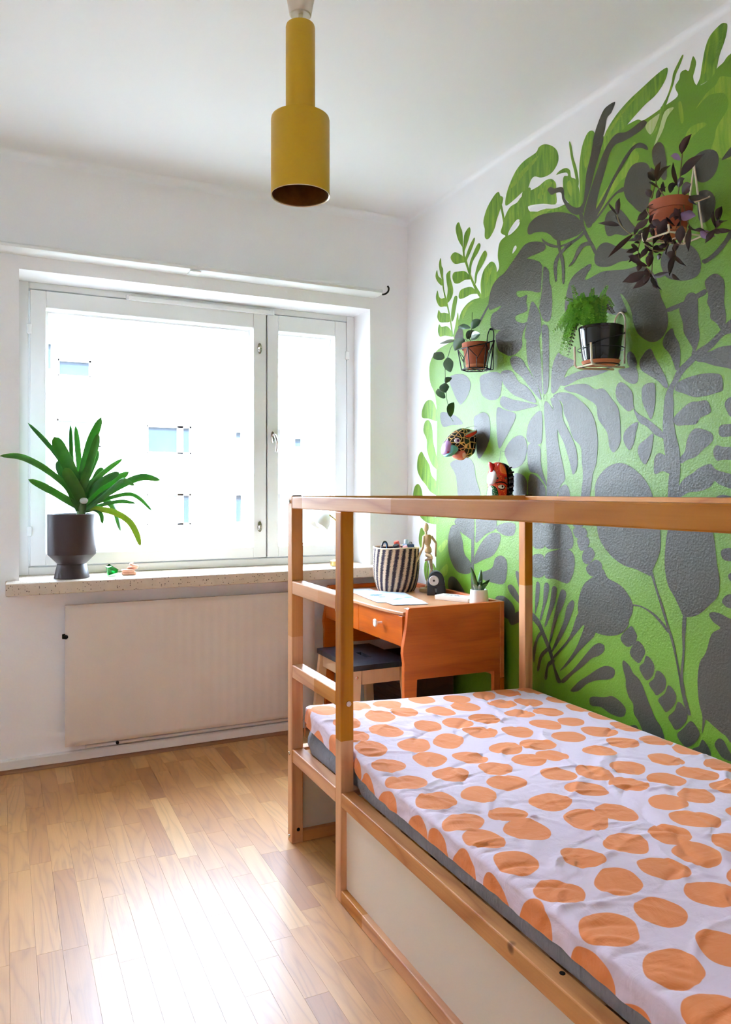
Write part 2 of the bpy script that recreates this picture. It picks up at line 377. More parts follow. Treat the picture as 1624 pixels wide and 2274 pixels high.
MURAL = """
b 295,2 295,272 295,1163 303,1505 286,1644 238,1717 229,1796 260,1843 320,1871 424,1885 472,1909 511,1996 560,2031 616,2043 674,2042 702,2075 750,2099 807,2121 820,2143 810,2188 823,2239 862,2254 903,2253 956,2270 968,2303 982,2399 1037,2397 1019,2341 1026,2311 1062,2291 1117,2285 1184,2265 1235,2262 1272,2258 1321,2237 1330,2259 1345,2310 1397,2411 1435,2446 1452,2430 1508,2429 1563,2424 1608,2421 1637,2407 1715,2413 1775,2420 1769,2444 1767,2458 1782,2471 1788,2489 1807,2489 1819,2479 1830,2507 1837,2515 1847,2491 1842,2470 1836,2450 1850,2419 1885,2413 1921,2434 1944,2441 1971,2454 2053,2448 2149,2433 2330,2356 2435,2307 2531,2
l 474,2403 482,2428 503,2430 518,2401 532,2374 539,2306 532,2306 496,2350
l 542,2301 546,2354 567,2374 591,2380 600,2360 587,2330 567,2302 547,2281
l 556,2248 580,2283 608,2309 631,2321 633,2305 608,2271 580,2245 567,2233
l 587,2178 594,2218 621,2252 648,2278 668,2285 680,2269 661,2244 628,2224 608,2199 601,2163
l 635,2113 635,2151 655,2190 681,2220 713,2239 731,2217 713,2193 681,2168 655,2149 645,2115
l 429,2287 445,2300 471,2300 510,2280 539,2260 567,2229 525,2235 474,2244 445,2263
l 445,2196 460,2208 496,2203 553,2189 587,2163 604,2140 553,2149 503,2146 467,2155 449,2175
l 500,2089 518,2111 567,2111 608,2103 648,2076 668,2059 608,2071 553,2068 510,2072
l 532,2308 549,2295 553,2260 570,2232 601,2163 641,2104 681,2057 701,2027 668,2046 628,2096 594,2150 560,2216 539,2260
l 684,2060 681,2106 701,2149 733,2169 764,2176 792,2157 804,2125 795,2084 764,2041 694,2028
l 347,2213 362,2209 370,2151 393,2097 423,2019 449,1927 438,1929 412,2022 378,2101 355,2167
l 322,2284 339,2310 347,2269 361,2249 358,2202 347,2209 331,2245
l 290,2239 304,2260 316,2229 351,2200 351,2172 316,2196 296,2218
l 391,2217 427,2225 427,2193 451,2135 445,2101 415,2080 385,2079 393,2101 404,2139 393,2181
l 294,2132 309,2159 324,2125 347,2110 378,2105 400,2064 370,2067 331,2075 304,2102
l 308,2040 320,2061 339,2043 378,2035 423,2015 423,1984 378,1989 331,2000 309,2023
l 312,1961 324,1990 347,1973 393,1968 430,1943 452,1907 378,1925 331,1929
l 438,1981 434,2021 460,2090 489,2085 474,2032 460,1992
l 452,1911 467,1947 492,2012 500,1980 496,1942 467,1900
l 158,1551 158,1590 197,1628 252,1628 289,1594 316,1521 219,1540
l 169,1482 186,1526 225,1531 257,1492 268,1420 300,1348 316,1282 252,1311 208,1379 203,1435
l 106,1316 118,1356 152,1378 186,1347 230,1307 252,1256 316,1212 316,1157 241,1174 197,1207 152,1236 112,1276
l 66,1168 83,1202 118,1214 152,1185 161,1134 118,1117 71,1134
l 123,940 139,984 160,990 187,965 176,916 150,888 128,908
l 176,788 187,821 213,829 229,793 224,751 198,727 182,752
l 139,1053 300,1048 310,1017 255,1015 192,1023
l 265,822 310,780 310,739 275,777
l 702,2365 713,2396 738,2427 788,2458 817,2460 829,2440 846,2428 845,2405 804,2347 788,2314 755,2286 730,2283 713,2299 713,2333
l 829,2396 841,2395 860,2334 884,2242 868,2247 849,2323
l 868,2384 872,2428 903,2473 945,2508 997,2524 1069,2527 1089,2541 1124,2538 1170,2512 1200,2479 1206,2442 1184,2417 1151,2408 1103,2415 1062,2435 1037,2428 1019,2404 979,2400 930,2389
l 1004,2386 1047,2387 1089,2387 1130,2394 1164,2387 1190,2363 1193,2336 1193,2319 1190,2280 1117,2307 1033,2329 1004,2328
l 833,2281 845,2306 868,2345 900,2368 945,2370 982,2380 997,2303 945,2279 892,2256 868,2258
l 1193,2392 1216,2400 1248,2397 1272,2379 1279,2351 1303,2334 1321,2295 1330,2251 1330,2210 1297,2229 1266,2260 1241,2290 1232,2344 1238,2369 1260,2363 1254,2377 1222,2387
l 1267,2481 1272,2487 1282,2462 1291,2421 1309,2373 1321,2319 1312,2298 1297,2361 1279,2418
l 1330,2251 1324,2318 1324,2379 1339,2443 1368,2479 1397,2473 1408,2438 1391,2373 1362,2304 1345,2237
l 1030,2303 1089,2286 1144,2281 1197,2265 1241,2256 1222,2246 1117,2263 1047,2266
l 1452,2430 1472,2454 1516,2483 1570,2504 1630,2518 1680,2529 1715,2534 1735,2531 1736,2515 1722,2490 1687,2466 1644,2456 1597,2439 1563,2424 1532,2410 1492,2378 1435,2390
l 1711,2415 1735,2441 1752,2475 1759,2501 1778,2525 1795,2541 1798,2534 1785,2512 1769,2491 1759,2464 1742,2435 1728,2412
l 1708,2416 1694,2368 1666,2342 1677,2341 1701,2360 1720,2405
l 1850,2418 1862,2437 1870,2476 1882,2520 1900,2546 1935,2559 1952,2553 1959,2541 1952,2508 1932,2469 1921,2433 1906,2418 1876,2413
w 1033,2307 1040,2318 1076,2315 1151,2291 1235,2264 1184,2266 1117,2287 1069,2293
w 884,2258 907,2281 945,2299 964,2291 945,2274 907,2256
w 915,2168 923,2189 938,2195 944,2183 930,2173
y 1935,2404 1971,2384 1992,2371 2008,2310 2008,2143 1906,2184 1915,2230 1924,2261 1958,2295 1961,2323 1947,2349 1921,2361 1888,2367 1845,2348 1885,2378 1918,2387
y 1798,2263 1814,2293 1839,2302 1876,2294 1885,2282 1861,2278 1830,2265 1801,2251
y 1778,2397 1791,2394 1801,2337 1791,2328 1782,2364
y 1408,2187 1448,2233 1502,2264 1564,2298 1589,2351 1604,2334 1584,2286 1538,2247 1486,2212 1431,2160
y 1517,2258 1564,2294 1599,2321 1614,2285 1564,2252 1523,2245
y 892,2449 960,2484 1033,2501 1089,2510 1062,2490 997,2470 930,2445
y 1083,2354 1130,2376 1157,2380 1170,2366 1124,2348 1089,2334
y 1351,2389 1374,2441 1388,2447 1380,2398 1357,2355
y 1254,2336 1272,2341 1285,2308 1279,2277 1260,2308
y 1047,2286 1117,2281 1170,2267 1117,2268 1062,2268
y 1464,2439 1532,2479 1608,2504 1652,2513 1600,2496 1532,2465 1476,2428
y 1876,2448 1885,2499 1897,2533 1891,2496 1882,2445
y 713,2083 720,2125 752,2150 776,2154 758,2123 733,2093 720,2063
y 532,1973 539,2010 580,2032 628,2032 580,2016 546,1982
y 315,899 384,944 403,930 345,880
y 325,781 394,828 403,789 365,765
p 1644,2387 1694,2398 1703,2393 1680,2355 1662,2349
p 1725,2395 1762,2391 1735,2372 1715,2335 1680,2301 1701,2346
d 1017,2224 1022,2250 1055,2266 1103,2268 1184,2251 1248,2228 1303,2198 1336,2163 1345,2136 1321,2123 1279,2123 1222,2129 1184,2147 1157,2173 1117,2196 1069,2209 1033,2211
d 1327,2219 1345,2237 1354,2283 1362,2336 1386,2396 1400,2450 1418,2486 1443,2519 1464,2530 1500,2530 1505,2522 1488,2499 1466,2488 1456,2452 1447,2432 1448,2418 1431,2381 1408,2335 1386,2279 1368,2245 1351,2211 1345,2193
d 1357,2152 1348,2183 1368,2237 1397,2291 1420,2330 1442,2365 1475,2399 1512,2414 1554,2402 1584,2402 1609,2406 1634,2407 1650,2392 1629,2379 1589,2374 1544,2374 1507,2378 1480,2358 1458,2308 1431,2255 1414,2205 1408,2168 1388,2134 1368,2134
d 1380,2153 1408,2183 1448,2218 1486,2259 1528,2300 1559,2326 1589,2340 1619,2339 1648,2318 1653,2301 1624,2319 1594,2327 1564,2309 1533,2283 1491,2245 1453,2196 1420,2164 1394,2140
d 1391,2145 1431,2168 1469,2194 1507,2212 1544,2218 1546,2202 1517,2205 1486,2193 1442,2164 1403,2142
d 1546,2206 1551,2234 1564,2260 1589,2277 1624,2272 1653,2254 1667,2221 1667,2170 1658,2122 1634,2101 1609,2116 1584,2143 1559,2171
d 1456,2136 1469,2155 1496,2158 1528,2147 1554,2120 1584,2080 1604,2055 1584,2050 1554,2048 1512,2066 1486,2068 1467,2076 1456,2105
d 1403,2018 1414,2039 1436,2054 1469,2050 1512,2024 1554,2002 1589,1994 1584,1967 1564,1960 1528,1966 1480,1963 1436,1973 1408,1992
d 1321,2213 1345,2188 1351,2146 1380,2093 1411,2043 1406,2025 1374,2078 1345,2123 1330,2169
d 1151,2339 1144,2354 1161,2357 1184,2343 1222,2335 1238,2320 1241,2290 1266,2256 1303,2229 1339,2219 1336,2200 1309,2200 1272,2223 1248,2254 1229,2286 1222,2313 1190,2323 1167,2324
d 1107,2175 1130,2155 1170,2132 1216,2114 1272,2112 1315,2116 1345,2127 1345,2113 1297,2101 1266,2093 1241,2084 1216,2070 1200,2040 1198,1986 1187,1988 1178,2042 1190,2073 1216,2091 1241,2103 1197,2110 1151,2129 1117,2154
d 1197,2139 1216,2134 1222,2094 1241,2046 1243,1970 1229,1969 1225,2034 1209,2089
d 1391,2075 1368,2084 1333,2084 1309,2069 1291,2041 1263,2019 1297,2027 1321,2049 1351,2069 1386,2065
d 742,1992 752,2034 776,2071 819,2093 861,2103 919,2136 959,2160 1003,2181 1052,2177 1104,2160 1129,2141 1124,2123 1083,2121 1014,2121 1062,2101 1104,2073 1129,2014 1129,1968 1083,1966 1030,1985 953,2002 945,1988 970,1972 1014,1972 1009,1943 1014,1908 942,1903 942,1882 987,1863 1014,1861 987,1825 976,1793 937,1790 849,1820 813,1858 831,1865 770,1881 758,1912 770,1946 807,1952 837,1967 789,1967 752,1968
d 739,1993 748,1987 694,1940 668,1916 655,1918 688,1952
d 467,1893 482,1921 510,1939 532,1927 539,1895 532,1877
d 805,1856 953,1828 983,1777 953,1750 900,1743 853,1762 813,1788
d 1117,2054 1130,2055 1151,2032 1154,1992 1167,1959 1170,1892 1157,1841 1117,1849 1089,1910 1096,1945 1110,1986 1111,2029
d 1025,1896 1041,1936 1062,1928 1094,1881 1104,1823 1083,1781 1003,1795 1009,1848
d 1278,1969 1310,1986 1344,1994 1382,1999 1384,1982 1361,1962 1358,1946 1403,1951 1448,1954 1512,1942 1564,1932 1615,1929 1654,1910 1683,1882 1696,1852 1711,1802 1734,1753 1739,1716 1730,1688 1711,1669 1679,1662 1647,1674 1611,1703 1593,1737 1579,1779 1575,1788 1512,1786 1423,1820 1330,1840 1260,1838 1243,1876 1260,1940
d 1708,1919 1730,1954 1775,1960 1819,1942 1853,1907 1866,1865 1856,1837 1819,1830 1766,1843 1726,1868
d 1672,2280 1676,2298 1690,2308 1708,2303 1721,2285 1728,2258 1733,2215 1732,2178 1718,2178 1701,2206 1679,2244
d 1837,2196 1853,2208 1875,2209 1899,2203 1920,2188 1929,2167 1927,2143 1917,2124 1899,2113 1875,2112 1853,2125 1837,2154
d 1856,2085 1878,2088 1902,2074 1917,2049 1917,2024 1905,2000 1884,1989 1862,1998 1853,2035
d 1869,1878 1890,1880 1920,1894 1949,1916 1969,1939 1992,1944 1992,1925 1969,1912 1941,1888 1911,1872 1884,1864 1872,1869
d 1941,2158 1971,2180 1992,2184 2009,2162 1992,2154 1971,2153 1946,2153
d 1739,1094 1739,1193 1744,1243 1730,1278 1721,1329 1717,1383 1721,1443 1726,1478 1739,1505 1757,1527 1775,1557 1813,1582 1851,1607 1892,1623 1931,1649 1954,1668 1977,1679 2021,1686 2021,1642 1977,1637 1946,1633 1911,1607 1876,1589 1843,1574 1801,1546 1783,1524 1761,1495 1761,1450 1761,1397 1770,1354 1783,1308 1788,1255 1783,1200 1770,1095
d 1783,1747 1801,1768 1813,1786 1834,1788 1851,1773 1855,1742 1855,1694 1861,1652 1855,1626 1843,1601 1830,1597 1834,1616 1818,1643 1801,1671 1796,1706
d 1732,1760 1801,1768 1843,1779 1880,1787 1884,1772 1843,1762 1792,1752 1739,1748
d 1880,1810 1892,1767 1888,1745 1900,1719 1900,1695 1923,1674 1939,1651 1952,1665 1954,1694 1948,1734 1950,1763 1946,1800 1915,1825
d 1717,1658 1730,1680 1755,1693 1766,1667 1783,1639 1788,1603 1783,1566 1770,1557 1761,1580 1744,1614 1721,1639
d 1617,1602 1627,1622 1651,1642 1670,1640 1684,1613 1707,1577 1726,1546 1739,1512 1726,1507 1698,1532 1656,1559 1627,1578
d 1843,1588 1876,1593 1908,1597 1939,1603 1999,1595 2021,1566 1999,1524 1958,1537 1915,1550 1876,1566 1851,1573
d 1783,1520 1822,1529 1876,1532 1915,1527 1939,1516 1944,1480 1939,1471 1908,1466 1876,1463 1839,1465 1801,1480 1766,1495 1775,1515
d 1761,1407 1792,1432 1826,1450 1855,1450 1888,1448 1902,1422 1896,1409 1863,1398 1847,1381 1801,1381 1770,1384
d 1783,1276 1805,1300 1813,1334 1834,1363 1859,1367 1900,1352 1911,1334 1900,1318 1876,1303 1847,1281 1813,1272 1792,1262
d 1779,1186 1801,1213 1839,1233 1859,1246 1900,1257 1923,1238 1999,1217 2021,1197 1999,1178 1962,1185 1931,1195 1915,1205 1900,1188 1863,1175 1822,1172 1792,1158 1766,1151
d 1950,1430 1958,1445 1977,1450 1999,1441 2013,1414 1999,1390 1971,1392 1958,1410
d 1929,1356 1935,1369 1954,1372 1999,1369 2013,1353 1999,1338 1946,1335 1931,1343
d 1910,1288 1919,1311 1946,1306 1999,1300 2013,1283 1999,1266 1946,1268 1923,1266
d 1911,1145 1923,1159 1946,1164 1977,1156 1991,1133 1962,1116 1923,1119
d 1521,1593 1562,1595 1597,1597 1612,1565 1607,1540 1582,1539 1547,1559
d 1562,1640 1577,1649 1597,1631 1607,1599 1587,1591 1567,1605
d 1508,1518 1516,1544 1537,1550 1567,1530 1587,1505 1590,1471 1592,1456 1567,1447 1537,1469 1516,1490
d 1627,1500 1632,1522 1651,1531 1682,1527 1687,1490 1684,1454 1675,1422 1665,1412 1651,1435 1632,1467
d 1590,1456 1612,1435 1646,1417 1684,1392 1717,1365 1739,1328 1721,1343 1684,1360 1651,1388 1617,1405 1602,1429
d 1612,1406 1602,1373 1592,1336 1572,1315 1552,1335 1544,1358 1552,1380 1582,1401
d 1677,1364 1675,1331 1665,1296 1646,1265 1627,1275 1610,1305 1617,1331 1646,1348
d 1680,1241 1682,1280 1698,1298 1721,1293 1748,1271 1748,1232 1717,1240 1689,1231
d 1407,1148 1407,1196 1428,1231 1473,1262 1527,1273 1577,1259 1627,1227 1660,1190 1678,1150 1695,1089 1706,1050 1708,996 1698,960 1676,919 1666,898 1647,901 1597,914 1548,921 1495,944 1451,979 1423,1018 1412,1080
d 1239,1567 1289,1573 1360,1566 1406,1542 1451,1537 1494,1493 1521,1459 1531,1397 1529,1340 1500,1311 1478,1331 1467,1382 1423,1433 1412,1482 1366,1511 1313,1537 1264,1551
d 1175,1540 1214,1553 1276,1541 1313,1521 1360,1487 1395,1448 1415,1394 1420,1338 1412,1275 1395,1236 1378,1148 1366,1099 1331,1098 1331,1147 1343,1229 1337,1286 1331,1339 1289,1374 1264,1430 1239,1470 1226,1514
d 1161,1533 1201,1529 1226,1501 1233,1450 1270,1396 1307,1332 1313,1270 1289,1238 1270,1288 1239,1357 1201,1414 1194,1457
d 1121,1512 1161,1508 1194,1457 1207,1358 1233,1273 1245,1222 1220,1197 1194,1146 1194,1095 1135,1094 1141,1276
d 1207,1176 1245,1201 1270,1176 1270,1105 1214,1104
d 1201,1593 1264,1610 1343,1619 1423,1615 1473,1600 1406,1590 1325,1589 1245,1574
d 1027,1676 1012,1727 1009,1777 1020,1834 1083,1830 1094,1758 1104,1669 1107,1624 1114,1553 1083,1592
d 1118,1562 1114,1667 1111,1755 1107,1826 1145,1818 1151,1748 1151,1661 1145,1576
d 1164,1565 1171,1658 1204,1705 1229,1692 1304,1655 1261,1633 1229,1591 1191,1557
d 961,1626 908,1679 837,1685 845,1641 908,1586 983,1555 1069,1528 1055,1560 1012,1601
d 900,1727 931,1738 983,1714 1012,1678 1069,1612 1104,1537 1048,1579 983,1641 923,1682
d 829,1548 845,1580 923,1557 998,1540 1083,1517 1012,1511 938,1509 877,1520
d 805,1532 861,1521 938,1495 908,1443 861,1394 821,1359 805,1427
d 1104,1493 1111,1405 1097,1362 1020,1376 1012,1421 1041,1468
d 688,1691 829,1681 829,1586 764,1572 696,1601 679,1648
d 626,1499 661,1521 713,1524 747,1499 756,1430 739,1383 696,1336 661,1327 644,1408
d 418,1718 534,1718 599,1673 580,1615 525,1580 496,1593 457,1639
d 337,1556 418,1549 496,1521 534,1487 438,1489 357,1490
d 428,1311 571,1331 626,1299 644,1238 679,1164 661,1109 515,1107 477,1247
d 861,1347 908,1392 968,1406 1005,1385 1012,1340 983,1287 908,1271 877,1309
d 923,1238 976,1246 1012,1218 1012,1164 998,1115 931,1114
d 1027,1236 1076,1235 1124,1195 1131,1160 1118,1117 1027,1115
d 1020,1362 1094,1354 1104,1274 1138,1195 1083,1244 1027,1263
d 408,940 422,991 450,1017 496,1009 532,952 550,890 603,851 603,808 550,795 487,802 441,837 413,885
d 628,848 637,887 687,947 752,990 814,997 833,978 814,936 775,897 703,873
d 670,809 767,842 791,885 837,902 875,882 878,834 860,787 814,778 752,780 687,788
d 413,759 450,774 496,758 550,715 568,688 478,677 413,709
d 469,1043 603,1066 620,962 559,973 496,999
d 654,1068 783,1071 799,1017 720,986 645,944 645,1001
d 799,1022 860,1042 933,1040 926,996 875,987 822,1000
d 882,772 904,786 933,773 962,742 976,709 912,740
d 795,717 852,731 912,709 933,677 912,643 867,641 814,674
d 890,649 926,667 969,682 990,655 919,618 893,627
d 611,1076 632,1077 628,839 632,744 607,741 607,932
d 937,839 955,845 969,816 969,773 955,789
d 1031,1053 1114,1055 1122,990 1122,956 1065,948 1031,984
d 1127,1056 1248,1052 1289,1007 1283,963 1224,957 1130,958
d 1130,928 1187,948 1254,959 1295,936 1295,881 1265,831 1224,831 1181,838 1130,837 1124,882
d 1045,913 1117,923 1122,845 1045,837
d 1065,696 1071,802 1085,816 1095,800 1088,741 1068,688
d 1095,671 1114,732 1121,803 1137,819 1152,807 1143,760 1124,717 1104,668
d 1124,650 1156,737 1168,796 1181,810 1198,800 1187,745 1162,697 1137,652
d 1156,606 1181,692 1214,785 1233,803 1252,790 1236,744 1205,695 1181,639 1156,582
d 1193,605 1236,680 1254,738 1283,768 1297,756 1277,706 1242,645 1199,585 1162,546
d 1045,689 1091,666 1130,614 1168,559 1187,502 1211,467 1224,449 1199,444 1174,499 1149,548 1111,603 1085,636 1045,663
d 1051,537 1078,601 1111,628 1117,620 1085,586 1071,541 1058,488
d 1078,467 1098,529 1143,567 1156,561 1111,520 1091,466
d 1124,443 1143,505 1181,525 1181,513 1149,490 1140,443
d 1175,537 1239,596 1276,640 1307,707 1325,726 1366,707 1343,684 1307,649 1245,588 1194,541 1161,517
d 1214,489 1258,536 1307,596 1343,663 1360,690 1406,674 1401,653 1372,628 1313,576 1258,520
d 1226,458 1289,510 1349,571 1389,611 1423,633 1451,630 1452,611 1429,590 1389,571 1343,533 1289,493 1239,449
d 1276,428 1319,471 1372,507 1423,542 1462,560 1500,558 1502,535 1478,516 1429,503 1372,479 1319,438
d 1316,749 1325,791 1349,835 1389,863 1423,882 1446,900 1470,871 1516,857 1552,838 1587,797 1585,763 1570,738 1567,719 1537,688 1484,669 1423,667 1366,679 1331,694 1319,725
d 1292,1035 1349,1042 1366,1018 1331,1000 1301,1007
d 1313,995 1355,1014 1378,995 1366,970 1331,957
d 1340,944 1360,969 1389,971 1406,949 1389,923 1366,909 1343,919
d 1360,897 1406,929 1434,923 1443,904 1429,879 1384,869
d 1276,1076 1331,1078 1346,1050 1301,1040
d 1531,671 1577,717 1597,705 1607,688 1597,664 1562,645
d 1574,627 1604,672 1630,665 1643,643 1634,624 1612,600
d 1617,585 1637,608 1646,631 1666,625 1682,604 1677,576 1659,555 1641,554
d 1659,542 1680,563 1692,591 1715,588 1730,568 1725,538 1694,512 1680,519
d 1698,499 1725,525 1740,555 1762,544 1772,525 1762,496 1732,467 1715,479
d 1740,454 1765,481 1778,511 1798,506 1814,484 1807,454 1772,421 1752,436
d 1775,408 1801,436 1827,464 1848,454 1861,433 1845,403 1814,380 1791,387
d 1833,378 1858,396 1871,420 1891,406 1903,382 1897,355 1861,356
d 1540,583 1547,596 1574,582 1589,562 1615,548 1634,525 1648,498 1666,467 1687,434 1711,411 1725,377 1728,341 1659,347 1615,404 1593,426 1589,458 1570,476 1557,507 1555,535 1545,561
d 1384,431 1452,447 1492,460 1528,452 1555,433 1551,409 1524,396 1476,398 1435,408 1384,401
d 1570,375 1600,389 1615,376 1600,361
d 1896,801 1904,812 1931,813 1971,802 2021,800 2109,728 1992,461 1952,456 1912,472 1884,484 1879,468 1870,438 1871,489 1858,533 1853,596 1861,651 1884,688 1904,746 1935,769 1911,783
d 1915,418 1929,440 1947,438 1964,416 1986,389 1947,386 1929,398
d 1726,926 1726,979 1735,1040 1753,1073 1822,1086 1884,1081 1911,1042 1923,960 1933,912 1927,865 1900,835 1855,797 1805,783 1788,803 1766,838 1739,874
d 1663,911 1673,914 1694,858 1721,800 1744,740 1761,700 1783,617 1801,543 1792,541 1779,602 1757,682 1739,728 1717,782 1680,871
d 1592,794 1627,793 1680,777 1721,750 1744,726 1735,724 1707,748 1665,775 1622,789 1592,788
d 1798,787 1811,789 1807,726 1803,656 1798,593 1807,545 1792,541 1788,601 1796,672 1794,731
d 1788,592 1798,594 1801,558 1827,490 1823,481 1814,484 1795,531
d 1937,991 1943,1003 1969,1009 1999,1005 2013,990 1999,976 1962,970 1944,975
d 1962,928 1977,939 1999,941 2010,926 1999,912 1971,912
d 1941,850 1954,868 1977,875 1999,874 2013,856 1999,835 1962,833 1946,841
v 1531,1853 1549,1840 1577,1796 1590,1744 1580,1750 1562,1791
v 1103,1713 1108,1712 1118,1553 1111,1554
v 1102,1970 1110,2056 1116,2050 1109,1969 1093,1909 1088,1912
"""
CLIVIA = [
([(-1.617,0.02,1.089),(-1.637,0.003,1.116),(-1.674,-0.013,1.193),(-1.728,-0.03,1.244),(-1.785,-0.047,1.285),(-1.857,-0.063,1.318),(-1.932,-0.08,1.32)],0.028),
([(-1.616,0.02,1.089),(-1.633,0.0,1.111),(-1.692,-0.02,1.15),(-1.755,-0.04,1.188),(-1.826,-0.06,1.225)],0.033),
([(-1.615,0.02,1.089),(-1.627,0.018,1.164),(-1.663,0.015,1.28),(-1.699,0.013,1.356),(-1.722,0.01,1.41)],0.056),
([(-1.616,0.02,1.089),(-1.63,0.033,1.183),(-1.647,0.045,1.281),(-1.651,0.058,1.369),(-1.652,0.07,1.47)],0.018),
([(-1.615,0.02,1.089),(-1.626,0.03,1.183),(-1.618,0.04,1.261),(-1.624,0.05,1.359),(-1.632,0.06,1.465)],0.026),
([(-1.613,0.02,1.089),(-1.617,0.025,1.169),(-1.598,0.03,1.281),(-1.57,0.035,1.394),(-1.526,0.04,1.506)],0.043),
([(-1.611,0.02,1.089),(-1.614,0.013,1.164),(-1.587,0.005,1.271),(-1.56,-0.002,1.368),(-1.545,-0.01,1.428)],0.035),
([(-1.61,0.02,1.089),(-1.605,0.033,1.183),(-1.574,0.045,1.262),(-1.549,0.058,1.322),(-1.539,0.07,1.362)],0.025),
([(-1.619,0.02,1.089),(-1.644,0.035,1.213),(-1.688,0.05,1.3),(-1.745,0.065,1.381),(-1.824,0.08,1.472)],0.021),
([(-1.611,0.02,1.089),(-1.615,0.002,1.14),(-1.639,-0.015,1.193),(-1.667,-0.033,1.24),(-1.683,-0.05,1.275)],0.05),
([(-1.626,0.02,1.089),(-1.671,0.03,1.212),(-1.697,0.04,1.261),(-1.706,0.05,1.309)],0.03),
([(-1.608,0.02,1.089),(-1.599,0.027,1.164),(-1.556,0.035,1.223),(-1.495,0.042,1.278),(-1.434,0.05,1.323)],0.023),
([(-1.606,0.02,1.089),(-1.591,0.015,1.149),(-1.55,0.01,1.203),(-1.499,0.005,1.237),(-1.455,0.0,1.26)],0.038),
([(-1.607,0.02,1.089),(-1.594,0.03,1.115),(-1.542,0.04,1.174),(-1.48,0.05,1.219),(-1.404,0.06,1.264)],0.041),
([(-1.605,0.02,1.089),(-1.585,0.024,1.106),(-1.511,0.028,1.164),(-1.415,0.032,1.219),(-1.342,0.036,1.242),(-1.268,0.04,1.227)],0.033),
([(-1.605,0.02,1.089),(-1.587,0.008,1.101),(-1.528,-0.004,1.149),(-1.455,-0.016,1.218),(-1.433,-0.028,1.223),(-1.395,-0.04,1.201)],0.025),
([(-1.598,0.02,1.089),(-1.559,0.01,1.12),(-1.49,0.0,1.149),(-1.416,-0.01,1.164),(-1.37,-0.02,1.144),(-1.319,-0.03,1.089)],0.018),
([(-1.603,0.02,1.089),(-1.58,0.033,1.096),(-1.509,0.045,1.119),(-1.436,0.058,1.131),(-1.373,0.07,1.121)],0.017),
([(-1.6,0.02,1.089),(-1.569,0.004,1.101),(-1.483,-0.012,1.086),(-1.419,-0.028,1.046),(-1.388,-0.044,0.992),(-1.373,-0.06,0.934)],0.028),
([(-1.592,0.02,1.089),(-1.533,0.038,1.139),(-1.488,0.056,1.124),(-1.462,0.074,1.089),(-1.445,0.092,1.038),(-1.433,0.11,0.994)],0.03),
([(-1.608,0.02,1.089),(-1.6,0.01,1.087),(-1.56,0.0,1.094),(-1.533,-0.01,1.077),(-1.528,-0.02,1.033)],0.02),
([(-1.603,0.02,1.089),(-1.58,0.035,1.193),(-1.555,0.05,1.223),(-1.535,0.065,1.258),(-1.514,0.08,1.281)],0.03)]
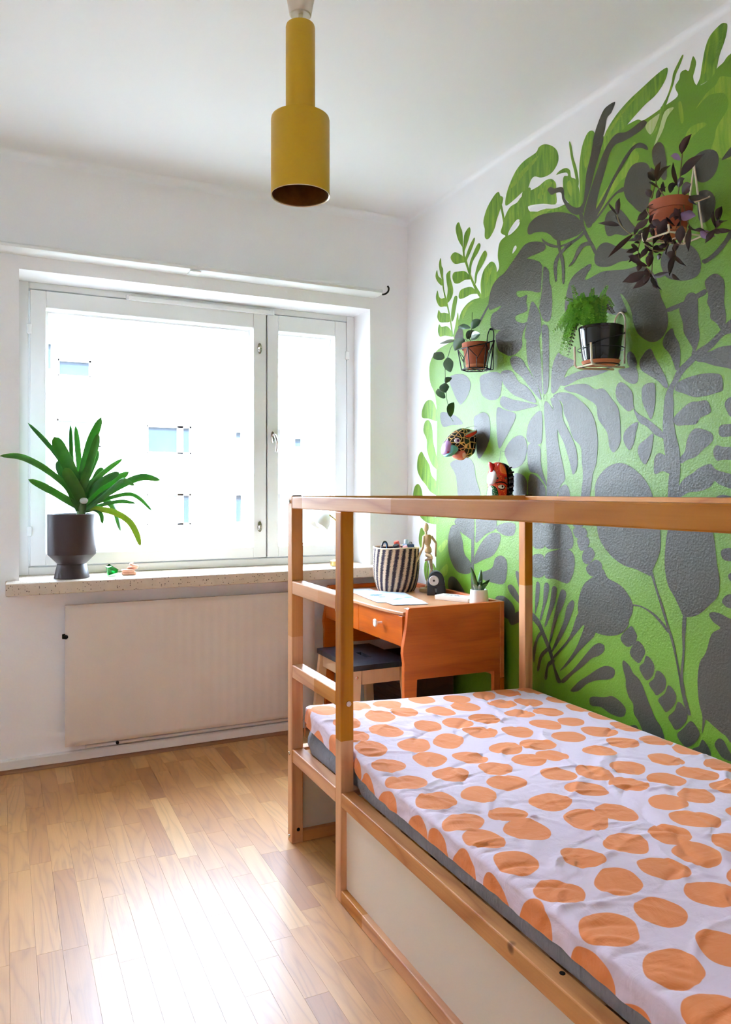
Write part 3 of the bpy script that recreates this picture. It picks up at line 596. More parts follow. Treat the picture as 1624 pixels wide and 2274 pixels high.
PURPLE = [
((-0.127,-1.905,2.163),(-0.14,-1.949,2.194),0.015,0),
((-0.12,-1.9,2.166),(-0.141,-1.918,2.188),0.011,0),
((-0.135,-1.909,2.142),(-0.151,-1.891,2.156),0.012,1),
((-0.101,-1.877,2.114),(-0.057,-1.918,2.165),0.019,0),
((-0.11,-1.877,2.08),(-0.132,-1.88,2.139),0.016,0),
((-0.119,-1.886,2.072),(-0.125,-1.912,2.086),0.014,0),
((-0.159,-1.841,2.104),(-0.178,-1.874,2.138),0.011,0),
((-0.157,-1.841,2.102),(-0.117,-1.85,2.148),0.01,0),
((-0.134,-1.814,2.119),(-0.12,-1.784,2.167),0.011,0),
((-0.136,-1.813,2.116),(-0.162,-1.812,2.134),0.014,0),
((-0.152,-1.841,2.083),(-0.154,-1.809,2.11),0.012,0),
((-0.142,-1.808,2.066),(-0.127,-1.772,2.104),0.014,0),
((-0.121,-1.838,2.077),(-0.148,-1.855,2.092),0.012,0),
((-0.126,-1.861,2.065),(-0.108,-1.868,2.088),0.016,0),
((-0.115,-1.898,2.046),(-0.125,-1.935,2.061),0.022,0),
((-0.108,-1.917,2.038),(-0.113,-1.98,2.013),0.02,0),
((-0.176,-1.696,2.046),(-0.161,-1.649,2.096),0.011,0),
((-0.19,-1.715,2.038),(-0.2,-1.732,2.077),0.011,0),
((-0.174,-1.705,2.009),(-0.179,-1.625,2.04),0.015,0),
((-0.171,-1.716,2.001),(-0.157,-1.675,2.053),0.012,0),
((-0.174,-1.762,1.964),(-0.205,-1.698,1.913),0.012,0),
((-0.152,-1.802,2.023),(-0.168,-1.777,2.005),0.016,0),
((-0.17,-1.819,1.994),(-0.196,-1.795,1.968),0.018,0),
((-0.143,-1.793,2.042),(-0.162,-1.841,2.016),0.016,0),
((-0.153,-1.871,1.98),(-0.152,-1.85,1.931),0.023,0),
((-0.16,-1.826,1.988),(-0.147,-1.849,1.973),0.015,0),
((-0.133,-1.862,1.998),(-0.136,-1.886,1.96),0.016,0),
((-0.1,-1.869,2.039),(-0.125,-1.87,1.994),0.022,0),
((-0.12,-1.897,1.993),(-0.122,-1.947,1.969),0.024,1),
((-0.1,-1.915,2.035),(-0.106,-1.942,2.005),0.019,1),
((-0.1,-1.948,1.926),(-0.071,-1.97,1.911),0.018,1),
((-0.087,-1.99,1.927),(-0.084,-1.981,1.974),0.012,0),
((-0.064,-1.979,1.951),(-0.088,-2.01,1.976),0.014,0),
((-0.098,-2.012,1.938),(-0.114,-2.05,1.923),0.01,0),
((-0.069,-1.975,1.927),(-0.062,-2.021,1.912),0.01,0),
((-0.118,-1.925,1.948),(-0.118,-1.955,1.924),0.014,0),
((-0.119,-1.929,1.941),(-0.123,-1.927,1.878),0.012,0),
((-0.134,-1.913,1.949),(-0.124,-1.898,1.906),0.02,0),
((-0.15,-1.766,1.954),(-0.12,-1.746,1.99),0.011,0),
((-0.155,-1.777,1.945),(-0.144,-1.707,1.962),0.014,0),
((-0.179,-1.815,1.923),(-0.186,-1.841,1.959),0.016,0),
((-0.141,-1.778,1.934),(-0.115,-1.786,1.915),0.014,0),
((-0.172,-1.78,1.908),(-0.15,-1.741,1.943),0.014,0),
((-0.162,-1.774,1.906),(-0.142,-1.759,1.89),0.011,0),
((-0.173,-1.792,1.864),(-0.205,-1.779,1.886),0.014,0),
((-0.159,-1.805,1.857),(-0.193,-1.799,1.858),0.011,0),
((-0.155,-1.824,1.908),(-0.115,-1.826,1.907),0.016,0),
((-0.162,-1.814,1.852),(-0.187,-1.852,1.871),0.016,0),
((-0.177,-1.816,1.834),(-0.222,-1.777,1.811),0.022,0),
((-0.142,-1.802,1.832),(-0.169,-1.763,1.801),0.018,0),
((-0.159,-1.825,1.819),(-0.174,-1.871,1.771),0.019,0),
((-0.129,-1.806,1.817),(-0.131,-1.815,1.792),0.01,0),
((-0.162,-1.831,1.82),(-0.17,-1.896,1.812),0.012,0),
((-0.142,-1.895,1.865),(-0.168,-1.9,1.808),0.018,0),
((-0.116,-1.874,1.874),(-0.126,-1.917,1.834),0.008,0),
((-0.146,-1.887,1.814),(-0.138,-1.907,1.793),0.008,0),
((-0.141,-1.872,1.906),(-0.114,-1.838,1.89),0.014,0),
((-0.141,-1.888,1.882),(-0.143,-1.878,1.864),0.016,0),
((-0.111,-1.873,1.91),(-0.122,-1.865,1.919),0.016,0),
((-0.124,-1.815,1.877),(-0.122,-1.826,1.888),0.011,0),
((-0.143,-1.868,1.935),(-0.151,-1.869,1.916),0.012,0),
((-0.143,-1.896,1.879),(-0.142,-1.911,1.89),0.012,0)]
PURPLE_STEMS = [
[(-0.12,-1.887,2.047),(-0.12,-1.887,2.054),(-0.118,-1.892,2.103),(-0.116,-1.896,2.151),(-0.115,-1.897,2.168)],
[(-0.137,-1.849,2.057),(-0.146,-1.829,2.096),(-0.147,-1.828,2.121)],
[(-0.152,-1.815,2.059),(-0.148,-1.824,2.097)],
[(-0.144,-1.833,2.054),(-0.152,-1.815,2.044),(-0.158,-1.801,2.032),(-0.155,-1.808,2.013),(-0.152,-1.815,1.99),(-0.156,-1.805,1.975),(-0.16,-1.796,1.959),(-0.173,-1.764,1.962),(-0.182,-1.742,1.98),(-0.19,-1.722,2.009),(-0.193,-1.714,2.037)],
[(-0.133,-1.859,2.042),(-0.135,-1.854,2.0),(-0.132,-1.861,1.948),(-0.133,-1.859,1.911),(-0.138,-1.847,1.894),(-0.15,-1.819,1.903),(-0.16,-1.796,1.926)],
[(-0.151,-1.817,1.99),(-0.15,-1.819,1.92),(-0.151,-1.817,1.87),(-0.152,-1.815,1.83)],
[(-0.132,-1.861,1.948),(-0.124,-1.879,1.894),(-0.124,-1.879,1.872),(-0.129,-1.868,1.824)],
[(-0.117,-1.894,2.032),(-0.118,-1.892,1.958)],
[(-0.116,-1.896,2.037),(-0.107,-1.916,1.952),(-0.091,-1.95,1.925),(-0.08,-1.981,1.924),(-0.08,-1.998,1.955)],
[(-0.164,-1.786,1.949),(-0.168,-1.777,1.91),(-0.165,-1.784,1.877),(-0.156,-1.805,1.847),(-0.152,-1.815,1.83)]]
HOYA = [((-0.085,-0.726,1.887),(-0.097,-0.646,1.905),0.019),((-0.085,-0.739,1.882),(-0.077,-0.795,1.908),0.027),((-0.085,-0.704,1.843),(-0.057,-0.714,1.88),0.024),((-0.085,-0.734,1.835),(-0.097,-0.82,1.844),0.027),((-0.12,-0.731,1.835),(-0.112,-0.643,1.8),0.036),((-0.12,-0.655,1.84),(-0.092,-0.484,1.862),0.027),((-0.12,-0.562,1.776),(-0.132,-0.499,1.812),0.039),((-0.12,-0.597,1.775),(-0.112,-0.608,1.709),0.039),((-0.12,-0.576,1.665),(-0.092,-0.587,1.688),0.023),((-0.12,-0.576,1.664),(-0.132,-0.596,1.617),0.036),((-0.12,-0.569,1.596),(-0.112,-0.497,1.648),0.029),((-0.12,-0.618,1.509),(-0.092,-0.604,1.575),0.032)]
HOYA_STEM = [(-0.12,-0.731,1.835),(-0.12,-0.669,1.834),(-0.12,-0.623,1.817),(-0.12,-0.6,1.782),(-0.12,-0.581,1.77),(-0.12,-0.574,1.736),(-0.12,-0.575,1.701),(-0.12,-0.576,1.663),(-0.12,-0.583,1.62),(-0.12,-0.59,1.584),(-0.12,-0.609,1.545),(-0.12,-0.618,1.509),(-0.12,-0.641,1.487)]
HOYA_STEM2 = [(-0.085,-0.721,1.837),(-0.085,-0.734,1.876),(-0.085,-0.739,1.906),(-0.085,-0.741,1.951)]
# ------------------------------------------------------------------ materials
def wallmat(name, rgb, rough=0.55, bs=0.12, scale=90.0, var=0.02):
    k = N(name); v = k.coord('Object')
    c = lin(rgb); f = k.noise(v, 1.3, 3)
    k.col(k.mix(f, tuple(x * (1 - var) for x in c[:3]) + (1,), tuple(min(1, x * (1 + var)) for x in c[:3]) + (1,)))
    k.set(Roughness=rough, Specular_IOR_Level=0.4)
    k.bump(k.noise(v, scale, 4, 0.0, 0.6), bs, 0.004)
    return k.m
M = {}
M['wall'] = wallmat('white_wall_paint', (243, 241, 241))
M['ceil'] = wallmat('white_ceiling_paint', (243, 243, 244), 0.7, 0.06)
M['outside'] = wallmat('outer_render', (168, 158, 148), 0.8)

def paint(name, rgb, rgb2=None, streak=0.0, rough=0.44):
    k = N(name)
    tc = k.n('ShaderNodeTexCoord'); geo = k.n('ShaderNodeNewGeometry')
    P = geo.outputs['Position']
    c1 = lin(rgb); c2 = lin(rgb2 or tuple(x * 0.9 for x in rgb))
    if streak:
        mp = k.n('ShaderNodeMapping'); mp.inputs['Rotation'].default_value = (0.55, 0, 0); mp.inputs['Scale'].default_value = (1, 60, 7); k.l(P, mp.inputs[0])
        f = k.ramp(k.noise(mp.outputs[0], 1.0, 4, 0.8), [(0.35, (0, 0, 0, 1)), (0.7, (1, 1, 1, 1))])
    else:
        f = k.noise(P, 2.2, 3)
    k.col(k.mix(f, c1, c2))
    k.set(Roughness=rough, Specular_IOR_Level=0.52)
    nz = k.noise(P, 130.0, 3, 0.3, 0.6); n2 = k.noise(P, 30.0, 2)
    k.bump(k.math('ADD', nz, k.math('MULTIPLY', n2, 0.6)), 0.34, 0.004)
    return k.m
PAINT = {
 'b': paint('mural_green', (104, 147, 22), (95, 138, 18)),
 'l': paint('mural_lime', (84, 132, 20), (136, 172, 46), 1),
 'y': paint('mural_yellow_green', (142, 170, 40), (108, 150, 22), 1),
 'p': paint('mural_pale', (190, 200, 150), (170, 190, 110), 1),
 'w': paint('mural_white_gap', (234, 232, 232)),
 'd': paint('mural_grey', (68, 66, 50), (60, 57, 44)),
 'v': paint('mural_vein', (106, 144, 50)),
}

def floor_mat():
    k = N('oak_parquet')
    tc = k.n('ShaderNodeTexCoord'); at = k.n('ShaderNodeAttribute', attribute_name='tone')
    off = k.n('ShaderNodeVectorMath', operation='SCALE'); off.inputs[0].default_value = (31.7, 53.1, 7.3); k.l(at.outputs['Fac'], off.inputs['Scale'])
    ad = k.n('ShaderNodeVectorMath', operation='ADD'); k.l(tc.outputs['Object'], ad.inputs[0]); k.l(off.outputs[0], ad.inputs[1])
    mp = k.n('ShaderNodeMapping'); mp.inputs['Scale'].default_value = (9, 1.1, 9); k.l(ad.outputs[0], mp.inputs[0])
    n1 = k.noise(mp.outputs[0], 1.4, 2, 0.6)
    g = k.math('POWER', k.math('PINGPONG', k.math('MULTIPLY', n1, 15.0), 1.0), 2.5)
    mp2 = k.n('ShaderNodeMapping'); mp2.inputs['Scale'].default_value = (320, 8, 320); k.l(ad.outputs[0], mp2.inputs[0])
    f2 = k.noise(mp2.outputs[0], 1.0, 2)
    t = at.outputs['Fac']
    base = k.ramp(t, [(0.0, lin((174, 114, 56))), (0.12, lin((180, 118, 56))), (0.45, lin((198, 138, 70))), (0.8, lin((210, 152, 82))), (1.0, lin((220, 168, 100)))])
    f = k.math('ADD', k.math('MULTIPLY', g, 0.42), k.math('MULTIPLY', f2, 0.26))
    k.col(k.mix(f, base, k.mix(0.6, base, lin((120, 74, 36)))))
    k.set(Roughness=0.5, Specular_IOR_Level=0.7, Coat_Weight=0.6, Coat_Roughness=0.36)
    k.bump(k.math('ADD', f2, k.math('MULTIPLY', g, 0.5)), 0.1, 0.0012)
    return k.m
M['oak'] = floor_mat()
M['oak_trim'] = wood('oak_moulding', (150, 98, 56), (104, 62, 32), 0, 0.45)
PINE = [wood('pine_grain_' + 'xyz'[a], (218, 154, 90), (166, 90, 36), a, 0.5, 9.0, 0.62, 0.3, 0.34, 0.9, 9.0, 0.35, 0.0, 4.2) for a in range(3)]
VEN = [wood('desk_veneer_' + 'xyz'[a], (218, 108, 28), (172, 72, 12), a, 0.34, 5.0, 0, 0.5, 0.12, 1.5, 7.0) for a in range(3)]
M['birch'] = wood('stool_birch', (228, 188, 146), (204, 154, 110), 2, 0.45, 4.0, 0, 0.3, 0.1)
M['manikin'] = wood('manikin_wood', (226, 192, 146), (200, 156, 108), 2, 0.4, 4.0, 0, 0.3, 0.08)
M['panel'] = plain('cream_bed_panel', (222, 212, 196), 0.3, 0, 0.01, 2.0)
M['white'] = plain('white_lacquer', (230, 230, 227), 0.32, 0, 0.012, 4.0)
M['white_soft'] = plain('white_enamel', (236, 233, 230), 0.45, 0, 0.03, 3.0)
M['rad'] = plain('radiator_enamel', (226, 214, 204), 0.42, 0, 0.05, 5.0, 0.1, 40)
M['chrome'] = plain('chrome', (205, 200, 192), 0.16, 1.0, 0.02)
M['dark_metal'] = plain('dark_metal', (46, 44, 42), 0.35, 0.8)
M['black_wire'] = plain('black_wire', (20, 20, 21), 0.4, 0.3)
M['cream_wire'] = plain('cream_wire', (226, 212, 184), 0.4, 0.0)
M['brass'] = plain('brass', (206, 176, 112), 0.25, 1.0)
M['brown_pot'] = plain('brown_matte_ceramic', (58, 43, 43), 0.42, 0, 0.03, 8.0)
M['terra'] = plain('terracotta', (176, 92, 58), 0.75, 0, 0.16, 22.0, 0.1, 90)
M['terra_light'] = plain('terracotta_saucer', (206, 128, 84), 0.7, 0, 0.08, 22.0)
M['black_glaze'] = plain('black_glaze', (16, 14, 15), 0.08, 0, 0.02)
M['soil'] = plain('potting_soil', (52, 38, 28), 0.95, 0, 0.3, 90.0, 0.6, 120, bdist=0.006)
M['cactus_pot'] = plain('white_ceramic', (226, 224, 216), 0.3, 0, 0.03, 10.0)

def sill_mat():
    k = N('speckled_stone'); v = k.coord('Object')
    vo = k.n('ShaderNodeTexVoronoi', i_Scale=130.0); k.l(v, vo.inputs['Vector'])
    sp = k.n('ShaderNodeSeparateColor'); k.l(vo.outputs['Color'], sp.inputs[0])
    f = k.noise(v, 18.0, 3)
    c = k.mix(f, lin((196, 176, 152)), lin((222, 208, 190)))
    near = k.ramp(vo.outputs['Distance'], [(0.24, (1, 1, 1, 1)), (0.38, (0, 0, 0, 1))])
    pick = k.ramp(sp.outputs[0], [(0.78, (0, 0, 0, 1)), (0.81, (1, 1, 1, 1))])
    m = k.math('MULTIPLY', near, pick)
    c = k.mix(m, c, lin((96, 78, 60)))
    pick2 = k.ramp(sp.outputs[1], [(0.7, (0, 0, 0, 1)), (0.73, (1, 1, 1, 1))])
    c = k.mix(k.math('MULTIPLY', near, k.math('MULTIPLY', pick2, 0.5)), c, lin((150, 110, 76)))
    k.col(c); k.set(Roughness=0.4); k.bump(f, 0.05, 0.002)
    return k.m
M['sill'] = sill_mat()

def glass_mat(name, tint=(1, 1, 1, 1)):
    k = N(name)
    tr = k.n('ShaderNodeBsdfTransparent'); tr.inputs[0].default_value = tint
    gl = k.n('ShaderNodeBsdfGlossy'); gl.inputs['Roughness'].default_value = 0.02
    lw_ = k.n('ShaderNodeLayerWeight'); lw_.inputs[0].default_value = 0.5
    fr = k.math('ADD', k.math('MULTIPLY', k.math('POWER', lw_.outputs['Facing'], 5.0), 0.9), 0.03)
    mx = k.n('ShaderNodeMixShader'); k.l(fr, mx.inputs[0]); k.l(tr.outputs[0], mx.inputs[1]); k.l(gl.outputs[0], mx.inputs[2])
    k.l(mx.outputs[0], k.out.inputs[0]); return k.m
M['glass'] = glass_mat('window_glass', (0.97, 0.985, 0.98, 1))

def sheet_mat():
    k = N('dotted_cotton')
    uv = k.coord('UV', (8.3, 8.3, 1))
    nz = k.n('ShaderNodeTexNoise', i_Scale=0.9, i_Detail=1.0); k.l(uv, nz.inputs['Vector'])
    d = k.n('ShaderNodeVectorMath', operation='SUBTRACT'); k.l(nz.outputs['Color'], d.inputs[0]); d.inputs[1].default_value = (0.5, 0.5, 0.5)
    sc = k.n('ShaderNodeVectorMath', operation='SCALE'); k.l(d.outputs[0], sc.inputs[0]); sc.inputs['Scale'].default_value = 0.4
    ad = k.n('ShaderNodeVectorMath', operation='ADD'); k.l(uv, ad.inputs[0]); k.l(sc.outputs[0], ad.inputs[1])
    vo = k.n('ShaderNodeTexVoronoi', voronoi_dimensions='2D', i_Scale=1.0, i_Randomness=0.36); k.l(ad.outputs[0], vo.inputs['Vector'])
    f = k.ramp(vo.outputs['Distance'], [(0.40, (1, 1, 1, 1)), (0.412, (0, 0, 0, 1))])
    v = k.coord('Object')
    w = k.noise(v, 3.0, 2)
    c = k.mix(f, k.mix(w, lin((216, 193, 206)), lin((226, 206, 217))), k.mix(w, lin((226, 126, 64)), lin((234, 142, 82))))
    k.col(c); k.set(Roughness=0.8, Specular_IOR_Level=0.25)
    k.b.inputs['Sheen Weight'].default_value = 0.15
    mp = k.coord('Object', (1, 1, 1))
    mq = k.coord('Object', (9, 30, 9), (0, 0, 0), (0, 0, 0.75))
    h = k.math('ADD', k.noise(mp, 12.0, 4, 1.6), k.math('MULTIPLY', k.noise(mq, 1.0, 4, 1.2), 0.6))
    k.bump(h, 0.3, 0.012)
    return k.m
M['sheet'] = sheet_mat()
def fabric(name, rgb, rgb2):
    k = N(name); v = k.coord('Object', (1, 1, 1))
    k.col(k.mix(k.noise(v, 7.0, 4, 1.5), lin(rgb), lin(rgb2))); k.set(Roughness=0.85, Specular_IOR_Level=0.2)
    vv = k.coord('Object', (6, 22, 6), (0, 0, 0), (0.6, 0, 0))
    k.bump(k.math('ADD', k.noise(vv, 2.0, 4, 1.0), k.math('MULTIPLY', k.noise(v, 60, 2), 0.3)), 0.7, 0.012)
    return k.m
M['mattress'] = fabric('grey_mattress_cover', (122, 122, 128), (150, 150, 156))

def leafmat(name, c1, c2, rough=0.4, trans=0.25):
    k = N(name); v = k.coord('Object', (1, 1, 1))
    oi = k.n('ShaderNodeObjectInfo')
    f = k.math('ADD', k.math('MULTIPLY', k.noise(v, 25.0, 3), 0.6), k.math('MULTIPLY', oi.outputs['Random'], 0.5))
    c = k.mix(f, lin(c1), lin(c2)); k.col(c); k.set(Roughness=rough)
    if rough < 0.3: k.set(Coat_Weight=0.6, Coat_Roughness=0.18)
    if trans:
        tl = k.n('ShaderNodeBsdfTranslucent'); k.l(c, tl.inputs[0])
        mx = k.n('ShaderNodeMixShader'); mx.inputs[0].default_value = trans
        k.l(k.b.outputs[0], mx.inputs[1]); k.l(tl.outputs[0], mx.inputs[2]); k.l(mx.outputs[0], k.out.inputs[0])
    return k.m
M['clivia'] = leafmat('strap_leaf_green', (34, 88, 34), (92, 150, 66), 0.28, 0.5)
M['clivia_y'] = leafmat('strap_leaf_yellow_green', (110, 150, 30), (190, 196, 60), 0.35, 0.3)
M['hoya'] = leafmat('vine_leaf', (36, 70, 42), (74, 112, 72), 0.28, 0.1)
M['fern'] = leafmat('fern_green', (76, 146, 30), (146, 206, 66), 0.5, 0.5)
M['fern_brown'] = leafmat('fern_brown', (92, 70, 34), (60, 78, 24), 0.6, 0.2)
M['purple'] = leafmat('purple_leaf', (48, 30, 36), (82, 60, 58), 0.4, 0.12)
M['lilac'] = leafmat('lilac_leaf', (120, 92, 134), (146, 118, 156), 0.45, 0.12)
M['olive'] = leafmat('olive_stem', (96, 84, 48), (120, 100, 56), 0.5, 0.0)
M['stem_green'] = leafmat('green_stem', (70, 92, 44), (96, 120, 64), 0.5, 0.0)
M['succ'] = leafmat('succulent_green', (38, 84, 40), (90, 132, 82), 0.4, 0.1)

# ------------------------------------------------------------------ room shell
H = 2.60
XL, YF = -2.40, -3.98
OX0, OX1, OZ0, OZ1 = -1.860, -0.218, 0.750, 2.112
wb = boxes('wall_back', [((XL - 0.2, 0, -0.1), (OX0, 0.34, H + 0.15)), ((OX1, 0, -0.1), (0.2, 0.34, H + 0.15)),
                         ((OX0, 0, -0.1), (OX1, 0.34, OZ0)), ((OX0, 0, OZ1), (OX1, 0.34, H + 0.15))], M['wall'])
struct(wb, 'white painted window wall at the back of the room', 'wall')
wr = box('wall_right', (0, YF - 0.2, -0.1), (0.2, 0.34, H + 0.15), M['wall'])
struct(wr, 'white wall carrying the green painted leaf mural', 'wall')
wl = box('wall_left', (XL - 0.2, YF - 0.2, -0.1), (XL, 0, H + 0.15), M['wall'])
struct(wl, 'plain white side wall left of the window', 'wall')
wf = box('wall_front', (XL, YF - 0.2, -0.1), (0, YF, H + 0.15), M['wall'])
struct(wf, 'plain white wall opposite the window', 'wall')
# ceiling with a small cove along the walls
bm = bmesh.new()
bm_box(bm, (XL, YF, H), (0, 0, H + 0.15))
ce = from_bm('ceiling', bm, M['ceil']); struct(ce, 'plain white painted ceiling with rounded edges', 'ceiling')
def cove(a, b, nx, ny, r=0.035):
    # quarter round between ceiling and wall; (nx, ny) points into the room
    n = 8; vv, ff = [], []
    for e in (a, b):
        for i in range(n + 1):
            t = PI / 2 * i / n
            d = r * (1 - math.sin(t)); z = H - r * (1 - math.cos(t))
            vv.append((e[0] + nx * d, e[1] + ny * d, z))
    m = n + 1
    for i in range(m - 1): ff.append([i, i + 1, m + i + 1, m + i])
    obj('cove', vv, ff, M['ceil'], ce, None, True)
cove((XL, 0), (0, 0), 0, -1); cove((0, YF), (0, 0), -1, 0, 0.02)

# floor: parquet strips one by one where the photo shows them
fl = box('floor', (XL, YF, -0.1), (0, 0, -0.012), plain('subfloor', (150, 110, 70), 0.8))
struct(fl, 'oak strip parquet floor laid towards the window', 'floor')
def plank_obj(name, lst, par):
    vv, ff, tn = [], [], []
    for (x0, x1, y0, y1, t) in lst:
        o = len(vv); g = 0.00012; b = 0.00025
        lo, hi = (x0 + g, y0 + g), (x1 - g, y1 - g)
        vv += [(lo[0], lo[1], -0.012), (hi[0], lo[1], -0.012), (hi[0], hi[1], -0.012), (lo[0], hi[1], -0.012),
               (lo[0], lo[1], -b), (hi[0], lo[1], -b), (hi[0], hi[1], -b), (lo[0], hi[1], -b),
               (lo[0] + b, lo[1] + b, 0), (hi[0] - b, lo[1] + b, 0), (hi[0] - b, hi[1] - b, 0), (lo[0] + b, hi[1] - b, 0)]
        q = [[8, 9, 10, 11]] + [[4 + i, 4 + (i + 1) % 4, 8 + (i + 1) % 4, 8 + i] for i in range(4)] + [[i, (i + 1) % 4, 4 + (i + 1) % 4, 4 + i] for i in range(4)]
        ff += [[o + i for i in f] for f in q]; tn += [t] * len(q)
    ob = obj(name, vv, ff, M['oak'], par)
    a = ob.data.attributes.new('tone', 'FLOAT', 'FACE'); a.data.foreach_set('value', tn)
    return ob
rp = random.Random(5)
shown, rest = [], []
W = 0.0615; x = -0.0; ci = 0
while x > XL:
    x0 = max(x - W, XL); y = 0.0 - rp.uniform(0.0, 0.35) ; y_hi = 0.0
    while y_hi > YF:
        y_lo = max(y, YF)
        if y_hi - y_lo > 0.001:
            t = min(1, max(0, rp.betavariate(2.6, 2.0) if rp.random() > 0.07 else rp.uniform(0.02, 0.15)))
            cx, cy = (x0 + x) / 2, (y_lo + y_hi) / 2
            vis = cx > -2.12 and cy > -3.35 and not (cx > -1.0 and cy < -1.75) and not (cx > -0.55 and cy < -1.05)
            (shown if vis else rest).append((x0, x, y_lo, y_hi, t))
        y_hi = y; y -= rp.uniform(0.24, 0.52)
    x = x0; ci += 1
for s in shown[:300]: plank_obj('plank', [s], fl)
r_ = plank_obj('plank_field', shown[300:] + rest, fl); r_['kind'] = 'stuff'

# skirting
bb = prism('baseboard_back', [(-0.0, 0.016), (-0.022, 0.016), (-0.022, 0.050), (-0.018, 0.055), (-0.0, 0.055)], 0, XL, 0, M['white_soft'])
struct(bb, 'narrow white skirting below the radiator', 'skirting')
n_ = [(-0.0, 0.0)] + [(-0.03 * math.cos(a) if a else -0.03, 0.017 * math.sin(a)) for a in [i * PI / 12 for i in range(7)]]
tr1 = prism('trim_1', [(0.0, 0.0)] + [(-0.032 * math.cos(i * PI / 12), 0.0175 * math.sin(i * PI / 12)) for i in range(7)], 0, XL, 0, M['oak_trim'])
struct(tr1, 'thin brown wooden quarter round where floor meets skirting', 'moulding')

# ------------------------------------------------------------------ mural, painted on the right wall
LAY = {'b': 0.0004, 'l': 0.0007, 'w': 0.0010, 'y': 0.0010, 'p': 0.0011, 'd': 0.0013, 'v': 0.0016}
NM = {'b': 'mural_ground', 'l': 'painted_leaf', 'w': 'painted_gap', 'y': 'painted_streak', 'p': 'painted_streak', 'd': 'painted_leaf', 'v': 'painted_vein'}
for ln in MURAL.strip().split('\n'):
    w_ = ln.split(); k_ = w_[0]
    P = [Vector((-float(a.split(',')[0]) / 1000, float(a.split(',')[1]) / 1000, 0)) for a in w_[1:]]
    if k_ == 'b':
        P = [P[0]] + catmull(P[1:-1], 4) + [P[-1]]
    else:
        P = catmull(P, 4, True)
    P = [p for i, p in enumerate(P) if (p - P[i - 1]).length > 1e-5]
    tri = geometry.tessellate_polygon([P])
    xo = -LAY[k_]
    LAY[k_] += 0.0000015
    vv = [(xo, max(p.x, YF + 0.01), min(max(p.y, 0.003), H - 0.01)) for p in P]
    tri = [t if (Vector(vv[t[1]]) - Vector(vv[t[0]])).cross(Vector(vv[t[2]]) - Vector(vv[t[0]])).x < 0 else (t[0], t[2], t[1]) for t in tri]
    obj(NM[k_], vv, tri, PAINT[k_], wr)

# ------------------------------------------------------------------ window
win = bpy.data.objects.new('window_1', None); COL.objects.link(win); win.location = ((OX0 + OX1) / 2, 0.2, 0.8)
struct(win, 'wide white casement window with two panes and a stone sill', 'window')
FY0, FY1 = 0.195, 0.30
boxes('frame', [((OX0, FY0, 0.80), (-1.818, FY1, OZ1)), ((-0.262, FY0, 0.80), (OX1, FY1, OZ1)), ((-1.818, FY0, 2.082), (-0.262, FY1, OZ1)),
                ((-1.818, FY0, 0.80), (-0.262, FY1, 0.836)), ((-0.722, FY0 + 0.03, 0.836), (-0.698, FY1, 2.082)),
                ((-1.818, 0.240, 0.836), (-1.796, FY1, 2.082)), ((-0.284, 0.240, 0.836), (-0.262, FY1, 2.082)), ((-1.796, 0.240, 2.060), (-0.284, FY1, 2.082)), ((-1.796, 0.240, 0.836), (-0.284, FY1, 0.860)), ((-0.735, 0.240, 0.86), (-0.686, FY1, 2.06))], M['white'], win, 0.002)
def sash(x0, x1, gx0, gx1, z0, z1, gz0, gz1):
    s = boxes('sash', [((x0, 0.185, z0), (gx0, 0.235, z1)), ((gx1, 0.185, z0), (x1, 0.235, z1)), ((gx0, 0.185, gz1), (gx1, 0.235, z1)), ((gx0, 0.185, z0), (gx1, 0.235, gz0))], M['white'], win, 0.0025)
    d = 0.012
    boxes('glazing_bead', [((gx0, 0.235, gz0), (gx0 + d, 0.285, gz1)), ((gx1 - d, 0.235, gz0), (gx1, 0.285, gz1)), ((gx0 + d, 0.235, gz1 - d), (gx1 - d, 0.285, gz1)), ((gx0 + d, 0.235, gz0), (gx1 - d, 0.285, gz0 + d))], M['white'], s)
    box('pane', (gx0, 0.238, gz0), (gx1, 0.242, gz1), M['glass'], s)
    return s
s1 = sash(-1.812, -0.714, -1.746, -0.781, 0.842, 2.076, 0.896, 2.000)
s2 = sash(-0.707, -0.268, -0.648, -0.334, 0.842, 2.076, 0.896, 1.996)
for zz in (1.90, 0.998):
    box('hinge', (-1.826, 0.176, zz - 0.022), (-1.804, 0.19, zz + 0.022), M['white'], s1, 0.003)
    box('hinge', (-0.276, 0.176, zz - 0.022), (-0.254, 0.19, zz + 0.022), M['white'], s2, 0.003)
for zz in (1.898, 0.998):
    l = prism('latch', [( -0.75 + 0.012 * math.cos(a) , zz + 0.028 * math.sin(a)) for a in [2 * PI * i / 14 for i in range(14)]], 1, 0.178, 0.186, M['chrome'], s1, 0.001)
    lathe('latch_knob', [(0, -0.004), (0.007, -0.003), (0.009, 0.004), (0.006, 0.012), (0, 0.014)], (-0.75, 0.178, zz), M['chrome'], l, 14, (0, -1, 0))
    box('latch_tongue', (-0.753, 0.166, zz - 0.018), (-0.747, 0.172, zz + 0.004), M['chrome'], l, 0.001)
h = prism('handle_plate', [(-0.681 + 0.010 * math.cos(a), 1.452 + 0.030 * math.sin(a)) for a in [2 * PI * i / 14 for i in range(14)]], 1, 0.178, 0.186, M['chrome'], s2, 0.001)
tube('handle', catmull([(-0.681, 0.18, 1.462), (-0.681, 0.15, 1.460), (-0.674, 0.14, 1.43), (-0.672, 0.145, 1.40), (-0.675, 0.15, 1.375)], 5), [0.007] * 6 + [0.0075] * 6 + [0.006] * 9, M['chrome'], h, 10)
